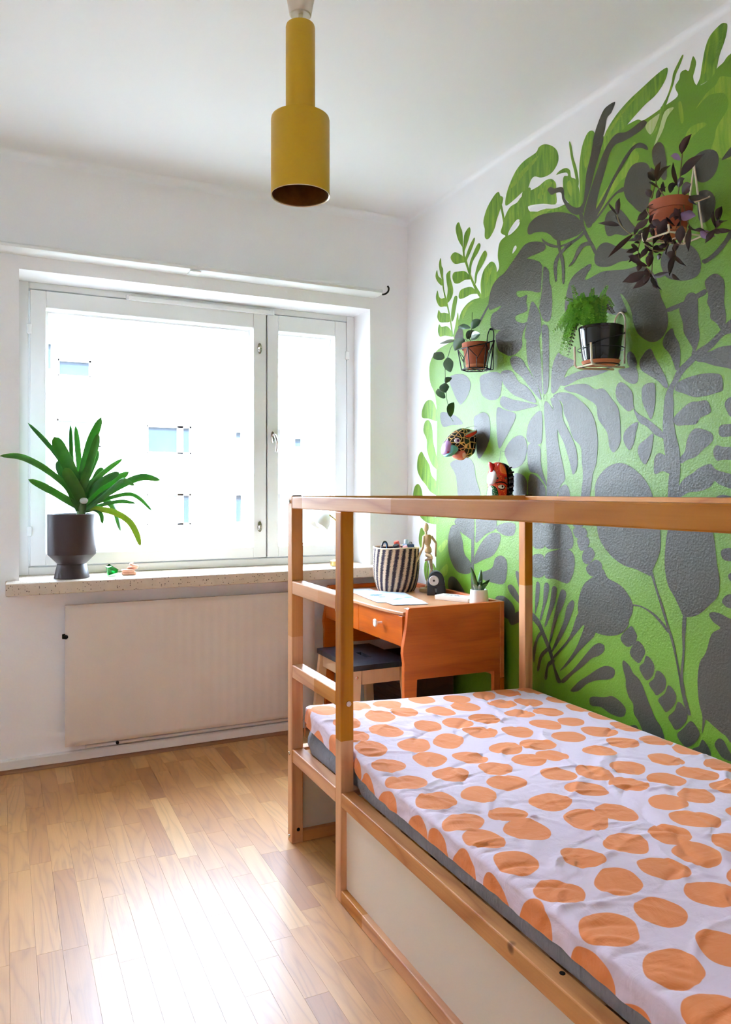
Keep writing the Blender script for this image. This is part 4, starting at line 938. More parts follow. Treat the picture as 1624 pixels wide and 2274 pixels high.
vb = boxes('ventilation_bar', [((-1.392, 0.168, 2.072), (-0.682, 0.195, 2.092)), ((-1.40, 0.172, 2.074), (-1.374, 0.195, 2.098)), ((-0.70, 0.172, 2.072), (-0.674, 0.195, 2.097))], M['white'], win, 0.002)
sl = box('window_sill', (-1.912, -0.12, 0.750), (-0.166, 0.0, 0.800), M['sill'], win, 0.004, 2)
box('window_sill', (OX0 + 0.001, 0.0, 0.751), (OX1 - 0.001, 0.3, 0.7995), M['sill'], win)

# ------------------------------------------------------------------ outside: opposite block, yard, tree top
FYB = 22.0
gm = plain('yard_ground', (120, 118, 108), 0.9, 0, 0.1, 0.6)
yd = box('yard', (-60, -40, -4.3), (70, 60, -4.0), gm); struct(yd, 'pale yard between the two buildings', 'ground')
ow = boxes('wall_outer', [((-26, 0.20, -4.0), (XL - 0.21, 0.5, 10)), ((0.21, 0.20, -4.0), (30, 0.5, 10)), ((XL - 0.21, 0.20, H + 0.16), (0.21, 0.5, 10)), ((XL - 0.21, 0.20, -4.0), (0.21, 0.5, -0.11))], M['outside'])
struct(ow, 'outer face of the house around the window', 'wall')
bld = thing('apartment_building', 'bright white rendered apartment block seen through the window', 'building', (3, FYB, -4.0))
bw = plain('white_render', (243, 241, 236), 0.85, 0, 0.01, 0.4)
WIN = [((2.34, 3.81, 2.44, 3.38), 0.75, 0), ((2.34, 3.80, 0.08, 1.12), 0.76, 1), ((-0.38, 0.62, 4.80, 5.35), 0, 0), ((-0.40, 0.92, 2.60, 3.47), 0, 1), ((-0.40, 0.80, 0.10, 1.10), 0, 1),
       ((-0.80, -0.56, 5.0, 5.8), 0, 0), ((5.32, 5.53, 3.02, 3.24), 0, 0), ((5.32, 5.55, 0.13, 1.07), 0, 0), ((7.47, 7.76, 2.78, 3.09), 0, 0), ((6.75, 6.95, 0.15, 1.12), 0, 0), ((6.75, 6.95, 2.6, 3.4), 0, 0)]
for bx in (-7.2, -4.4, 10.4, 13.2): 
    for bz in (0.1, 2.45): WIN.append(((bx, bx + 1.5, bz, bz + 0.98), 0.75, 0))
cells_x = sorted({-30.0, 34.0} | {w[0][0] for w in WIN} | {w[0][1] for w in WIN})
cells_z = sorted({-4.0, 6.4} | {w[0][2] for w in WIN} | {w[0][3] for w in WIN})
lst = []
for i in range(len(cells_x) - 1):
    run = None
    for j in range(len(cells_z) - 1):
        mx, mz = (cells_x[i] + cells_x[i + 1]) / 2, (cells_z[j] + cells_z[j + 1]) / 2
        hole = any(w[0][0] < mx < w[0][1] and w[0][2] < mz < w[0][3] for w in WIN)
        if hole:
            if run is not None: lst.append(((cells_x[i], FYB, run), (cells_x[i + 1], FYB + 0.3, cells_z[j]))); run = None
        elif run is None: run = cells_z[j]
    if run is not None: lst.append(((cells_x[i], FYB, run), (cells_x[i + 1], FYB + 0.3, cells_z[-1])))
boxes('facade', lst, bw, bld)
box('rear_mass', (-30, FYB + 0.5, -4), (34, FYB + 8, 6.4), bw, bld)
box('roof', (-30.4, FYB - 0.35, 6.4), (34.4, FYB + 8.3, 6.62), bw, bld)
dg = plain('dark_window_glass', (42, 54, 66), 0.06, 0, 0.15, 3.0)
cu = plain('pale_curtain', (120, 130, 140), 0.8, 0, 0.05, 3.0)
wf_ = plain('far_window_frame', (240, 240, 236), 0.6)
for (x0, x1, z0, z1), mu, cur in WIN:
    t = 0.06
    fr = [((x0, FYB + 0.12, z0), (x0 + t, FYB + 0.2, z1)), ((x1 - t, FYB + 0.12, z0), (x1, FYB + 0.2, z1)), ((x0, FYB + 0.12, z0), (x1, FYB + 0.2, z0 + t)), ((x0, FYB + 0.12, z1 - t), (x1, FYB + 0.2, z1))] if x1 - x0 > 0.5 else []
    mxx = x0 + (x1 - x0) * mu
    if mu: fr.append(((mxx - 0.1, FYB + 0.12, z0), (mxx + 0.1, FYB + 0.2, z1)))
    if not fr: fr = [((x0 - 0.02, FYB + 0.12, z0 - 0.03), (x1 + 0.02, FYB + 0.2, z0 + 0.02))]
    w = boxes('window', fr, wf_, bld)
    if mu and cur:
        box('pane', (x0, FYB + 0.21, z0), (mxx, FYB + 0.24, z1), cu, w); box('pane', (mxx, FYB + 0.21, z0), (x1, FYB + 0.24, z1), dg, w)
    else: box('pane', (x0, FYB + 0.21, z0), (x1, FYB + 0.24, z1), cu if cur else dg, w)
    if x1 - x0 > 0.8: box('ledge', (x0 - 0.08, FYB - 0.06, z0 - 0.06), (x1 + 0.08, FYB + 0.12, z0), wf_, w)
tree = thing('yard_tree', 'small leafy tree top in the yard low behind the left pane', 'tree', (3.06, 16, -4.0))
tube('trunk', [(3.06, 16, -4.0), (3.05, 16.02, -2.2), (3.08, 16, -0.5)], [0.07, 0.05, 0.02], M['olive'], tree, 8)
rt = random.Random(3); vv, ff = [], []
for i in range(420):
    d = Vector((rt.gauss(0, 1), rt.gauss(0, 1), rt.gauss(0, 0.8))).normalized() * (0.52 * rt.random() ** 0.4)
    c = Vector((3.06, 16, -0.35)) + Vector((d.x, d.y, d.z * 0.95)); a = Vector((rt.gauss(0, 1), rt.gauss(0, 1), rt.gauss(0, 1))).normalized() * 0.045; b = a.orthogonal().normalized() * 0.022
    o = len(vv); vv += [c - a, c + b, c + a, c - b]; ff.append([o, o + 1, o + 2, o + 3])
lf = obj('foliage', vv, ff, leafmat('yard_leaf', (150, 150, 96), (176, 168, 120), 0.6, 0.3), tree); lf['kind'] = 'stuff'

# ------------------------------------------------------------------ radiator
rad = thing('radiator', 'white enamelled panel radiator below the window sill', 'radiator', (-1.1, -0.04, 0.08))
rx0, rx1, rz0, rz1 = -1.682, -0.545, 0.088, 0.690
nx, nz = 150, 60; vv, ff = [], []
for j in range(nz + 1):
    for i in range(nx + 1):
        u, v = i / nx, j / nz; x = rx0 + (rx1 - rx0) * u; z = rz0 + (rz1 - rz0) * v
        e = min(u * nx / 5, (1 - u) * nx / 5, v * nz / 3, (1 - v) * nz / 3, 1.0)
        col_ = 0.5 + 0.5 * math.cos(2 * PI * (x - rx0) / 0.041); row_ = 0.5 + 0.5 * math.cos(2 * PI * (z - rz0) / 0.0965)
        y = -0.058 - 0.0010 * e * col_ * (0.3 + 0.7 * u) - 0.0010 * e * row_ + (1 - min(1, e * 1.6)) ** 2 * 0.006
        vv.append((x, y, z))
for j in range(nz):
    for i in range(nx):
        a = j * (nx + 1) + i; ff.append([a, a + 1, a + nx + 2, a + nx + 1])
o0 = len(vv)
ring = [i for i in range(nx + 1)] + [j * (nx + 1) + nx for j in range(1, nz + 1)] + [nz * (nx + 1) + i for i in range(nx - 1, -1, -1)] + [j * (nx + 1) for j in range(nz - 1, 0, -1)]
for r in ring: vv.append((vv[r][0], -0.030, vv[r][2]))
L_ = len(ring)
for k in range(L_): ff.append([ring[k], o0 + k, o0 + (k + 1) % L_, ring[(k + 1) % L_]])
ff.append([o0 + k for k in range(L_)])
obj('panel', vv, ff, M['rad'], rad, None, True, None, 40)
for bx in (-1.5, -0.75): box('bracket', (bx - 0.02, -0.031, 0.15), (bx + 0.02, -0.001, 0.62), M['white_soft'], rad)
vlv = lathe('valve', [(0, 0), (0.008, 0), (0.010, 0.008), (0.007, 0.016), (0, 0.018)], (-1.676, -0.05, 0.557), M['dark_metal'], rad, 12, (-0.6, -0.8, 0))
box('valve_stub', (-1.694, -0.05, 0.548), (-1.676, -0.036, 0.568), M['dark_metal'], vlv, 0.002)
lathe('bleed_screw', [(0, 0), (0.007, 0), (0.007, 0.01), (0.004, 0.014), (0, 0.014)], (-1.47, -0.05, 0.080), M['dark_metal'], rad, 10, (0, -1, 0))
tube('pipe', [(-1.6, -0.026, 0.072), (-0.56, -0.026, 0.072)], 0.007, M['white_soft'], rad, 10)

# ------------------------------------------------------------------ curtain rail
cr = thing('curtain_rail', 'long white curtain rail with a dark hook at its end above the window', 'curtain rail', (-1.5, 0, 2.17))
pr = [(0.0, 2.170), (-0.078, 2.172), (-0.088, 2.178), (-0.090, 2.188), (-0.085, 2.196), (-0.07, 2.200), (0.0, 2.200)]
prism('rail', pr, 0, XL + 0.01, -0.190, M['white'], cr, 0, True)
box('rail_joint', (-1.16, -0.0905, 2.166), (-1.11, -0.02, 2.171), M['white'], cr, 0.001)
tube('end_hook', catmull([(-0.190, -0.082, 2.171), (-0.176, -0.086, 2.174), (-0.160, -0.088, 2.187), (-0.155, -0.088, 2.205), (-0.160, -0.084, 2.217)], 5), 0.0045, M['dark_metal'], cr, 8)

# ------------------------------------------------------------------ pendant lamp
LX, LY = -1.18, -1.545
pend = thing('pendant_lamp', 'mustard yellow stepped cylinder pendant lamp hanging from the ceiling', 'lamp', (LX, LY, 2.6))
ym = plain('mustard_lacquer', (206, 160, 6), 0.42, 0, 0.03, 30.0, 0.05, 200)
gold = plain('aged_gold_inside', (170, 116, 52), 0.38, 0.85, 0.25, 40.0)
lathe('ceiling_cup', [(0, 2.490), (0.022, 2.487), (0.0265, 2.486), (0.030, 2.488), (0.046, 2.575), (0.050, 2.5995), (0, 2.5995)], (LX, LY, 0), plain('cream_plastic', (214, 200, 178), 0.45, 0, 0.03), pend, 40)
lathe('stem', [(0, 2.455), (0.0065, 2.455), (0.0065, 2.492), (0, 2.492)], (LX, LY, 0), M['cream_wire'], pend, 16)
lathe('shade_neck', [(0.0395, 2.198), (0.0405, 2.20), (0.0405, 2.452), (0.039, 2.458), (0.0, 2.460)], (LX, LY, 0), ym, pend, 48)
sh = lathe('shade', [(0.0790, 1.990), (0.0805, 1.990), (0.0808, 1.992), (0.0808, 2.196), (0.0795, 2.202), (0.0405, 2.206)], (LX, LY, 0), ym, pend, 56)
lathe('shade_rim', [(0.0785, 1.9905), (0.0806, 1.9885), (0.0806, 1.9915), (0.0785, 1.993)], (LX, LY, 0), plain('bare_rim', (226, 206, 176), 0.3, 0.6), sh, 56)
lathe('shade_lining', [(0.0788, 1.991), (0.0782, 2.03), (0.078, 2.196), (0.036, 2.199), (0.036, 2.26), (0, 2.26)], (LX, LY, 0), gold, sh, 56)
lathe('bulb_socket', [(0, 2.11), (0.016, 2.11), (0.018, 2.13), (0.018, 2.26), (0, 2.26)], (LX, LY, 0), M['dark_metal'], pend, 20)

# ------------------------------------------------------------------ bed frame
BX0, BX1, BY0, BY1 = -1.053, -0.060, -3.176, -1.086
PT = 0.0405
bed = thing('bed', 'low pine bed frame with ladder, tall posts and overhead rails', 'bed', ((BX0 + BX1) / 2, (BY0 + BY1) / 2, 0))
def pine(name, lo, hi, parent=bed):
    s = [hi[i] - lo[i] for i in range(3)]; a = s.index(max(s))
    return box(name, lo, hi, PINE[a], parent, 0.003, 2)
ZT = 1.157
PY2 = -1.533
p1 = pine('post', (BX0, BY1 - PT, 0), (BX0 + PT, BY1, 1.160))
p2 = pine('post', (BX0, PY2, 0), (BX0 + PT, PY2 + PT, 1.1165))
p3 = pine('post', (BX1 - 0.037, BY1 - PT, 0), (BX1, BY1, 1.160))
p4 = pine('post', (BX0, BY0, 0), (BX0 + PT, BY0 + PT, 1.160))
p5 = pine('post', (BX1 - PT, BY0, 0), (BX1, BY0 + PT, 1.160))
yn = BY0 + PT; yf = BY1 - PT - 0.0005
pine('top_rail', (BX0, yn + 0.0005, 1.117), (BX0 + PT, yf, ZT))
pine('top_rail', (BX1 - PT, yn + 0.0005, 1.117), (BX1, yf, ZT))
pine('end_top_rail', (BX0 + PT + 0.0005, BY1 - PT, 1.117), (BX1 - 0.0375, BY1, 1.1595))
pine('end_top_rail', (BX0 + PT + 0.0005, BY0, 1.117), (BX1 - PT - 0.0005, BY0 + PT, ZT))
ry1 = PY2 + PT + 0.0005
for z0, z1 in ((0.274, 0.317), (0.555, 0.598), (0.833, 0.876)):
    pine('rung', (BX0, ry1, z0), (BX0 + PT, yf, z1))
pine('side_rail', (BX0, yn + 0.0005, 0.276), (BX0 + PT, PY2 - 0.0005, 0.316))
pine('bottom_rail', (BX0, yn + 0.0005, 0.0), (BX0 + PT, PY2 - 0.0005, 0.038))
pine('side_rail', (BX1 - PT, yn + 0.0005, 0.276), (BX1, yf, 0.316))
pine('bottom_rail', (BX1 - PT, yn + 0.0005, 0.0), (BX1, yf, 0.038))
for ya, yb in ((BY1 - PT, BY1), (BY0, BY0 + PT)):
    pine('end_rail', (BX0 + PT + 0.0005, ya, 0.276), (BX1 - PT - 0.0005, yb, 0.316))
    pine('end_bottom_rail', (BX0 + PT + 0.0005, ya, 0.0), (BX1 - PT - 0.0005, yb, 0.038))
    box('end_panel', (BX0 + PT, ya + 0.018, 0.038), (BX1 - PT, ya + 0.026, 0.276), M['panel'], bed)
box('side_panel', (BX0 + 0.018, yn, 0.038), (BX0 + 0.026, PY2, 0.276), M['panel'], bed)
box('side_panel', (BX1 - 0.026, yn, 0.038), (BX1 - 0.018, yf, 0.276), M['panel'], bed)
ns = 14
for i in range(ns):
    y = BY0 + 0.10 + (BY1 - BY0 - 0.2) * i / (ns - 1)
    box('bed_slat', (BX0 + PT + 0.001, y - 0.045, 0.296), (BX1 - PT - 0.001, y + 0.045, 0.312), PINE[0], bed)
def bolt(c, ax, par, r=0.0062):
    lathe('bolt', [(0, 0.0028), (r * 0.42, 0.0028), (r * 0.42, 0.0036), (r * 0.9, 0.0034), (r, 0.0015), (r, -0.002), (0, -0.002)], c, M['chrome'], par, 16, ax)
for z in (1.140, 0.297, 0.020): bolt((BX0, BY1 - PT / 2, z), (-1, 0, 0), p1)
bolt((-1.029, PY2, 0.567), (0, -1, 0), p2, 0.0085)
lathe('peg_hole', [(0, 0.001), (0.006, 0.001), (0.006, -0.002), (0, -0.002)], (-1.030, BY1 - PT, 0.045), M['dark_metal'], p1, 12, (0, -1, 0))
lathe('peg_hole', [(0, 0.001), (0.0055, 0.001), (0.0055, -0.002), (0, -0.002)], (BX0 + 0.030, -2.447, 0.316), M['dark_metal'], bed, 12, (0, 0, 1))
for c in ((BX0 + 0.004, BY1 - PT + 0.002), (BX1 - 0.034, BY1 - PT + 0.002)):
    box('cap_plate', (c[0], c[1], 1.159), (c[0] + 0.032, c[1] + 0.036, 1.1625), M['dark_metal'], bed, 0.001)

# ------------------------------------------------------------------ mattress and dotted sheet
def mz(x, y):
    return 0.411 + 0.046 * math.exp(-((y + 1.12) / 0.42) ** 2) * min(1.0, max(0.0, -x - 0.02))
MX0, MX1, MY0, MY1 = -1.006, -0.074, -3.10, -1.131
def side_x(y):
    push = max(math.exp(-((y - (PY2 + PT / 2)) / 0.05) ** 2), 1.0 / (1 + math.exp(-(y + 1.17) / 0.012)))
    return -1.026 + 0.0175 * push
sec = [(0.0, 0.3176), (-0.004, 0.330), (-0.003, 0.352), (0.004, 0.372), (0.016, 0.386), (0.04, 0.392)]
vv, ff = [], []; ny = 160; ns_ = len(sec) * 2
for j in range(ny + 1):
    y = MY0 + (MY1 - MY0) * j / ny; x0_ = side_x(y) + 0.0145; r_ = 1 - max(0, 1 - min(j, ny - j) / 3.0) * 0.05
    wv = 0.0018 * noise.noise(Vector((0, y * 16, 0)))
    for dx, z in sec: vv.append((x0_ + dx + wv, y, 0.3176 + (z - 0.3176) * r_))
    for dx, z in sec[::-1]: vv.append((MX1 - dx, y, 0.3176 + (z - 0.3176) * r_))
for j in range(ny):
    for i in range(ns_):
        k = (i + 1) % ns_; ff.append([j * ns_ + i, (j + 1) * ns_ + i, (j + 1) * ns_ + k, j * ns_ + k])
ff.append(list(range(ns_))); ff.append([ny * ns_ + i for i in range(ns_)][::-1])
bm = bmesh.new(); bv = [bm.verts.new(v) for v in vv]
for f in ff: bm.faces.new([bv[i] for i in f])
mt = from_bm('mattress', bm, M['mattress'], None, True, 60)
tag(mt, 'grey fabric mattress lying in the pine bed frame', 'mattress')

cross = 190; alo = 400
yA, yB = MY1 + 0.002, -3.112
vv, uv, ff = [], [], []
ridges = []
rr = random.Random(8)
for i in range(300):
    cx, cy = rr.uniform(-1.0, -0.08), rr.uniform(-2.95, -1.15)
    a = rr.gauss(0.85, 0.45) if rr.random() < 0.65 else rr.gauss(-0.5, 0.5)
    ridges.append((cx, cy, math.cos(a), math.sin(a), rr.uniform(0.03, 0.12), rr.uniform(0.0045, 0.010), rr.choice((-1, 1, 1)) * rr.uniform(0.0014, 0.0042)))
for j in range(2, 36):   # tucked folds along the near long edge
    y = -1.2 - j * 0.055 + rr.uniform(-0.02, 0.02)
    ridges.append((-0.985, y, 0.95, rr.uniform(-0.6, 0.3), rr.uniform(0.03, 0.07), 0.007, rr.choice((-1, 1)) * rr.uniform(0.002, 0.005)))
BIN = {}
for r in ridges:
    for q in range(int((r[1] - 0.2) * 10) - 1, int((r[1] + 0.2) * 10) + 1):
        for p in range(int((r[0] - 0.2) * 10) - 1, int((r[0] + 0.2) * 10) + 1): BIN.setdefault((p, q), []).append(r)
def wrinkle(x, y):
    h = 0.0042 * noise.noise(Vector((x * 4, y * 3, 1.7))) + 0.0018 * noise.noise(Vector((x * 11, y * 8, 4.1)))
    for cx, cy, ca, sa, ln, wd, am in BIN.get((int(x * 10), int(y * 10)), ()):
        dx, dy = x - cx, y - cy
        u = dx * ca + dy * sa
        if u > 2.2 * ln or u < -2.2 * ln: continue
        w = -dx * sa + dy * ca + 0.3 * u * u / ln
        if w > 3 * wd or w < -3 * wd: continue
        h += am * math.exp(-(u / ln) ** 2 - (w / wd) ** 2)
    return h
for j in range(alo + 1):
    t = j / alo
    # along y: short drop at the far end, long top
    if t < 0.03: y = yA; dz = -0.060 * (1 - t / 0.03); yy = yA + 0.06 * (1 - t / 0.03)
    else: y = yA + (yB - yA) * (t - 0.03) / 0.97; dz = 0; yy = y
    xs = side_x(y)
    for i in range(cross + 1):
        s = i / cross
        if s < 0.06:
            q = s / 0.06; x = xs + 0.004 * q; z = mz(-1.0, y) - 0.046 * (1 - q) - 0.006; a = -1.050 + 0.048 * q
            x += 0.004 * noise.noise(Vector((q * 2, y * 26, 0))) * (1 - 0.4 * q); z += 0.005 * noise.noise(Vector((3, y * 6, 0))) * (1 - q)
        elif s > 0.95:
            q = (s - 0.95) / 0.05; x = -0.0655; z = mz(-0.066, y) - 0.055 * q - 0.004; a = -0.066 + 0.05 * q
        else:
            q = (s - 0.06) / 0.89; x0_ = xs + 0.004; x = x0_ + (-0.0655 - x0_) * q; a = -1.002 + 0.936 * q
            edge = min(1, (x - x0_) / 0.02, (-0.0655 - x) / 0.03)
            z = mz(x, y) - 0.006 * (1 - max(0, edge)) ** 2 + wrinkle(x, y) * (0.35 + 0.65 * max(0, min(1, edge)))
        if dz: z += dz * 1.0
        vv.append((x, y, z)); uv.append((a, yy))
for j in range(alo):
    for i in range(cross):
        a = j * (cross + 1) + i; ff.append([a, a + cross + 1, a + cross + 2, a + 1])
st = obj('bed_sheet', vv, ff, M['sheet'], None, None, True, uv)
tag(st, 'wrinkled pale lilac sheet with orange dots covering the mattress', 'sheet')

# ------------------------------------------------------------------ desk
DZ = 0.717
desk = thing('desk', 'orange brown veneered desk with two drawers against the mural wall', 'desk', (-0.27, -0.48, 0))
def side_outline():
    return [(-0.481, 0.7165), (-0.487, 0.713), (-0.489, 0.70), (-0.497, 0.63), (-0.509, 0.565), (-0.511, 0.54), (-0.505, 0.50), (-0.506, 0.45), (-0.500, 0.0), (-0.462, 0.0), (-0.447, 0.433), (-0.083, 0.430), (-0.080, 0.0), (-0.0525, 0.0), (-0.0525, 0.7165)]
DYN, DYF = -0.900, -0.066
for y0 in (DYN, DYF - 0.022):
    prism('side_panel', side_outline(), 1, y0, y0 + 0.022, VEN[0], desk, 0.002)
box('back_panel', (-0.052, DYN, 0.40), (-0.030, DYF, DZ), VEN[1], desk, 0.002)
for y0 in (DYN, DYF - 0.03): box('back_leg', (-0.0518, y0, 0.0), (-0.0302, y0 + 0.03, 0.4), VEN[2], desk, 0.002)
n = 24; ol = []
for i in range(n + 1):
    y = DYN + 0.0225 + (DYF - DYN - 0.045) * i / n; t = i / n
    ol.append((-0.497 - 0.030 * math.sin(PI * min(1, max(0, (t - 0.02) / 0.96))) ** 0.55, y))
ol += [(-0.053, DYF - 0.0225), (-0.053, DYN + 0.0225)]
prism('tabletop', ol, 2, 0.684, 0.698, wood('desk_top_veneer', (196, 138, 92), (170, 108, 66), 1, 0.35, 4.0, 0, 0.5, 0.05), desk, 0.003)
box('apron', (-0.485, DYN + 0.023, 0.555), (-0.475, DYF - 0.023, 0.683), VEN[1], desk)
ym_ = (DYN + DYF) / 2 + 0.013
for y0, y1 in ((DYN + 0.024, ym_ - 0.001), (ym_ + 0.001, DYF - 0.024)):
    d = box('drawer', (-0.502, y0, 0.563), (-0.486, y1, 0.682), VEN[1], desk, 0.0015)
    box('drawer_box', (-0.474, y0 + 0.01, 0.567), (-0.12, y1 - 0.01, 0.66), VEN[0], desk)
    c = (y0 + y1) / 2 - 0.025
    lathe('knob', [(0, -0.002), (0.004, 0), (0.004, 0.022), (0.012, 0.025), (0.0165, 0.030), (0.0165, 0.034), (0.012, 0.036), (0.010, 0.0345), (0, 0.034)], (-0.502, c, 0.633), plain('cream_knob', (238, 230, 214), 0.3), d, 24, (-1, 0, 0))

# ------------------------------------------------------------------ stool tucked under the desk
SX0, SX1, SY0, SY1 = -0.612, -0.345, -0.660, -0.250
stool = thing('stool', 'small birch stool with a worn black seat beneath the desk drawers', 'stool', ((SX0 + SX1) / 2, (SY0 + SY1) / 2, 0))
def seat_mat():
    k = N('worn_black_paint'); v = k.coord('Object', (3, 12, 1))
    f = k.ramp(k.noise(v, 2.0, 5, 1.0, 0.7), [(0.45, (0, 0, 0, 1)), (0.75, (1, 1, 1, 1))])
    k.col(k.mix(f, lin((26, 26, 30)), lin((64, 66, 74)))); k.set(Roughness=0.35); k.bump(f, 0.1, 0.001); return k.m
cxs, cys = -0.478, -0.470
bm = bmesh.new()
for lo, hi in (((SX0, SY0, 0.430), (cxs - 0.014, SY1, 0.452)), ((cxs + 0.014, SY0, 0.430), (SX1, SY1, 0.452)), ((cxs - 0.014, SY0, 0.430), (cxs + 0.014, cys - 0.055, 0.452)), ((cxs - 0.014, cys + 0.055, 0.430), (cxs + 0.014, SY1, 0.452))):
    bm_box(bm, lo, hi)
bmesh.ops.remove_doubles(bm, verts=bm.verts[:], dist=0.0001)
from_bm('seat', bm, seat_mat(), stool)
for sx in (0, 1):
    for sy in (0, 1):
        tx = SX0 + 0.022 if sx == 0 else SX1 - 0.022; ty = SY0 + 0.024 if sy == 0 else SY1 - 0.024
        bxx = tx + (-0.035 if sx == 0 else 0.035); byy = ty + (-0.03 if sy == 0 else 0.03)
        w, d_ = 0.019, 0.013
        vv = [(bxx - w, byy - d_, 0), (bxx + w, byy - d_, 0), (bxx + w, byy + d_, 0), (bxx - w, byy + d_, 0), (tx - w, ty - d_, 0.430), (tx + w, ty - d_, 0.430), (tx + w, ty + d_, 0.430), (tx - w, ty + d_, 0.430)]
        obj('leg', vv, [[3, 2, 1, 0], [4, 5, 6, 7], [0, 1, 5, 4], [1, 2, 6, 5], [2, 3, 7, 6], [3, 0, 4, 7]], M['birch'], stool)
        lathe('bolt', [(0, 0.002), (0.004, 0.002), (0.007, 0.001), (0.007, -0.003), (0, -0.003)], (tx - (0.004 if sx == 0 else -0.004), ty - d_ - 0.0015 if sy == 0 else ty + d_ + 0.0015, 0.400), M['chrome'], stool, 14, (0, -1 if sy == 0 else 1, 0))
for y in (SY0 + 0.014, SY1 - 0.028): box('apron', (SX0 + 0.044, y, 0.368), (SX1 - 0.044, y + 0.014, 0.429), M['birch'], stool, 0.0015)
for x in (SX0 + 0.012, SX1 - 0.026): box('apron', (x, SY0 + 0.041, 0.375), (x + 0.014, SY1 - 0.041, 0.429), M['birch'], stool, 0.0015)
box('step', (SX0 + 0.01, SY0 + 0.04, 0.16), (SX1 - 0.01, SY1 - 0.04, 0.178), M['birch'], stool, 0.0015)


# ------------------------------------------------------------------ dark box under the desk
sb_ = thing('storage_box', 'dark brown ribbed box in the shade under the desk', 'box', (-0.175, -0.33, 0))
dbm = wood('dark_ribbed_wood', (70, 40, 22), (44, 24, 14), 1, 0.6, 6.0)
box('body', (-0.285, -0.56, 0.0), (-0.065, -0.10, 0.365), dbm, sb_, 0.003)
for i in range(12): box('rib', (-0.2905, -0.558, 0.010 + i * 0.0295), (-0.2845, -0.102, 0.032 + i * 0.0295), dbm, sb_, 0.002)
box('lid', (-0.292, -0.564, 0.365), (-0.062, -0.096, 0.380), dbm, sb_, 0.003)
# ------------------------------------------------------------------ window sill: plant, gem, clay, lamp
pot = thing('potted_clivia', 'strap leaved plant in a dark brown footed pot on the window sill', 'plant', (-1.65, 0.02, 0.80))
lathe('pot', [(0, 0.8), (0.072, 0.8), (0.0735, 0.803), (0.060, 0.860), (0.058, 0.862), (0.098, 0.902), (0.1, 0.906), (0.1, 1.076), (0.0985, 1.078), (0.094, 1.078), (0.0925, 1.075), (0.0925, 1.05), (0, 1.05)], (-1.65, 0.02, 0), M['brown_pot'], pot, 56)
lathe('soil', [(0.0924, 1.0505), (0.0924, 1.056), (0.05, 1.060), (0, 1.062)], (-1.65, 0.02, 0), M['soil'], pot, 30)
tube('stem', [(-1.612, 0.02, 1.055), (-1.611, 0.02, 1.09), (-1.608, 0.02, 1.128)], [0.022, 0.020, 0.018], M['stem_green'], pot, 14)
ellipsoid('cut_stalk', (-1.603, 0.002, 1.135), (0.018, 0.014, 0.014), plain('pale_cut_stalk', (206, 212, 206), 0.6), pot, 12, 8)
for i, (pts, w) in enumerate(CLIVIA):
    strip('leaf', pts, w, M['clivia_y'] if i in (18,) else M['clivia'], pot, (0.35, 0.25, 0.9) if abs(pts[-1][0] - pts[0][0]) > 0.12 else (1, 0.2, 0), 0.28,
          lambda t: min(1, 0.55 + t * 1.2) * (1 - max(0, (t - 0.72) / 0.28) ** 2.2) ** 0.5 if t < 1 else 0.02, 6, 4, 0.0012)

def gem_mat():
    k = N('green_glass'); k.col(lin((10, 150, 40))); k.set(Roughness=0.03, IOR=1.5); k.b.inputs['Transmission Weight'].default_value = 0.65
    return k.m
bm = bmesh.new()
gx, gy = -1.488, 0.035
prof = [(0.0, 0.0), (0.031, 0.030), (0.026, 0.047)]
ax = Vector((0.55, 0.0, 0.83)).normalized(); u_ = Vector((0.83, 0, -0.55)); w_ = Vector((0, 1, 0)); base = Vector((gx - 0.012, gy, 0.815))
rows = []
for r, h_ in prof:
    rows.append([bm.verts.new(base + ax * h_ + (u_ * math.cos(a) + w_ * math.sin(a)) * max(r, 0.0001)) for a in [2 * PI * i / 8 + (0.39 if r == 0.026 else 0) for i in range(8)]])
for a, b in zip(rows, rows[1:]):
    for i in range(8): 
        bm.faces.new([a[i], a[(i + 1) % 8], b[(i + 1) % 8]]); bm.faces.new([a[i], b[(i + 1) % 8], b[i]])
bm.faces.new(rows[-1])
bmesh.ops.remove_doubles(bm, verts=bm.verts[:], dist=0.0005)
mz_ = min(v.co.z for v in bm.verts)
for v in bm.verts: v.co.z += 0.8003 - mz_
tag(from_bm('glass_gem', bm, gem_mat()), 'faceted green glass gem lying on the window sill', 'gem')
clay = thing('clay_figure', 'small pink clay lump figure on the sill right of the green gem', 'figurine', (-1.407, 0.03, 0.80))
cm = plain('pink_clay', (224, 168, 142), 0.7, 0, 0.1, 60.0, 0.2, 90)
def lumpy(v): return v + Vector((1, 1, 1)) * 0.0
bm = bmesh.new(); bm_box(bm, (-1.440, 0.012, 0.8002), (-1.378, 0.048, 0.815), 0.006, 3); from_bm('lower_slab', bm, cm, clay, True, 60)
bm = bmesh.new(); bm_box(bm, (-1.441, 0.010, 0.8145), (-1.385, 0.05, 0.826), 0.005, 3); from_bm('upper_slab', bm, cm, clay, True, 60)
tube('coil', catmull([(-1.415, 0.03, 0.829), (-1.398, 0.035, 0.831), (-1.378, 0.028, 0.832), (-1.376, 0.02, 0.838), (-1.392, 0.02, 0.842), (-1.402, 0.03, 0.848), (-1.390, 0.036, 0.850)], 5), 0.0062, cm, clay, 10)

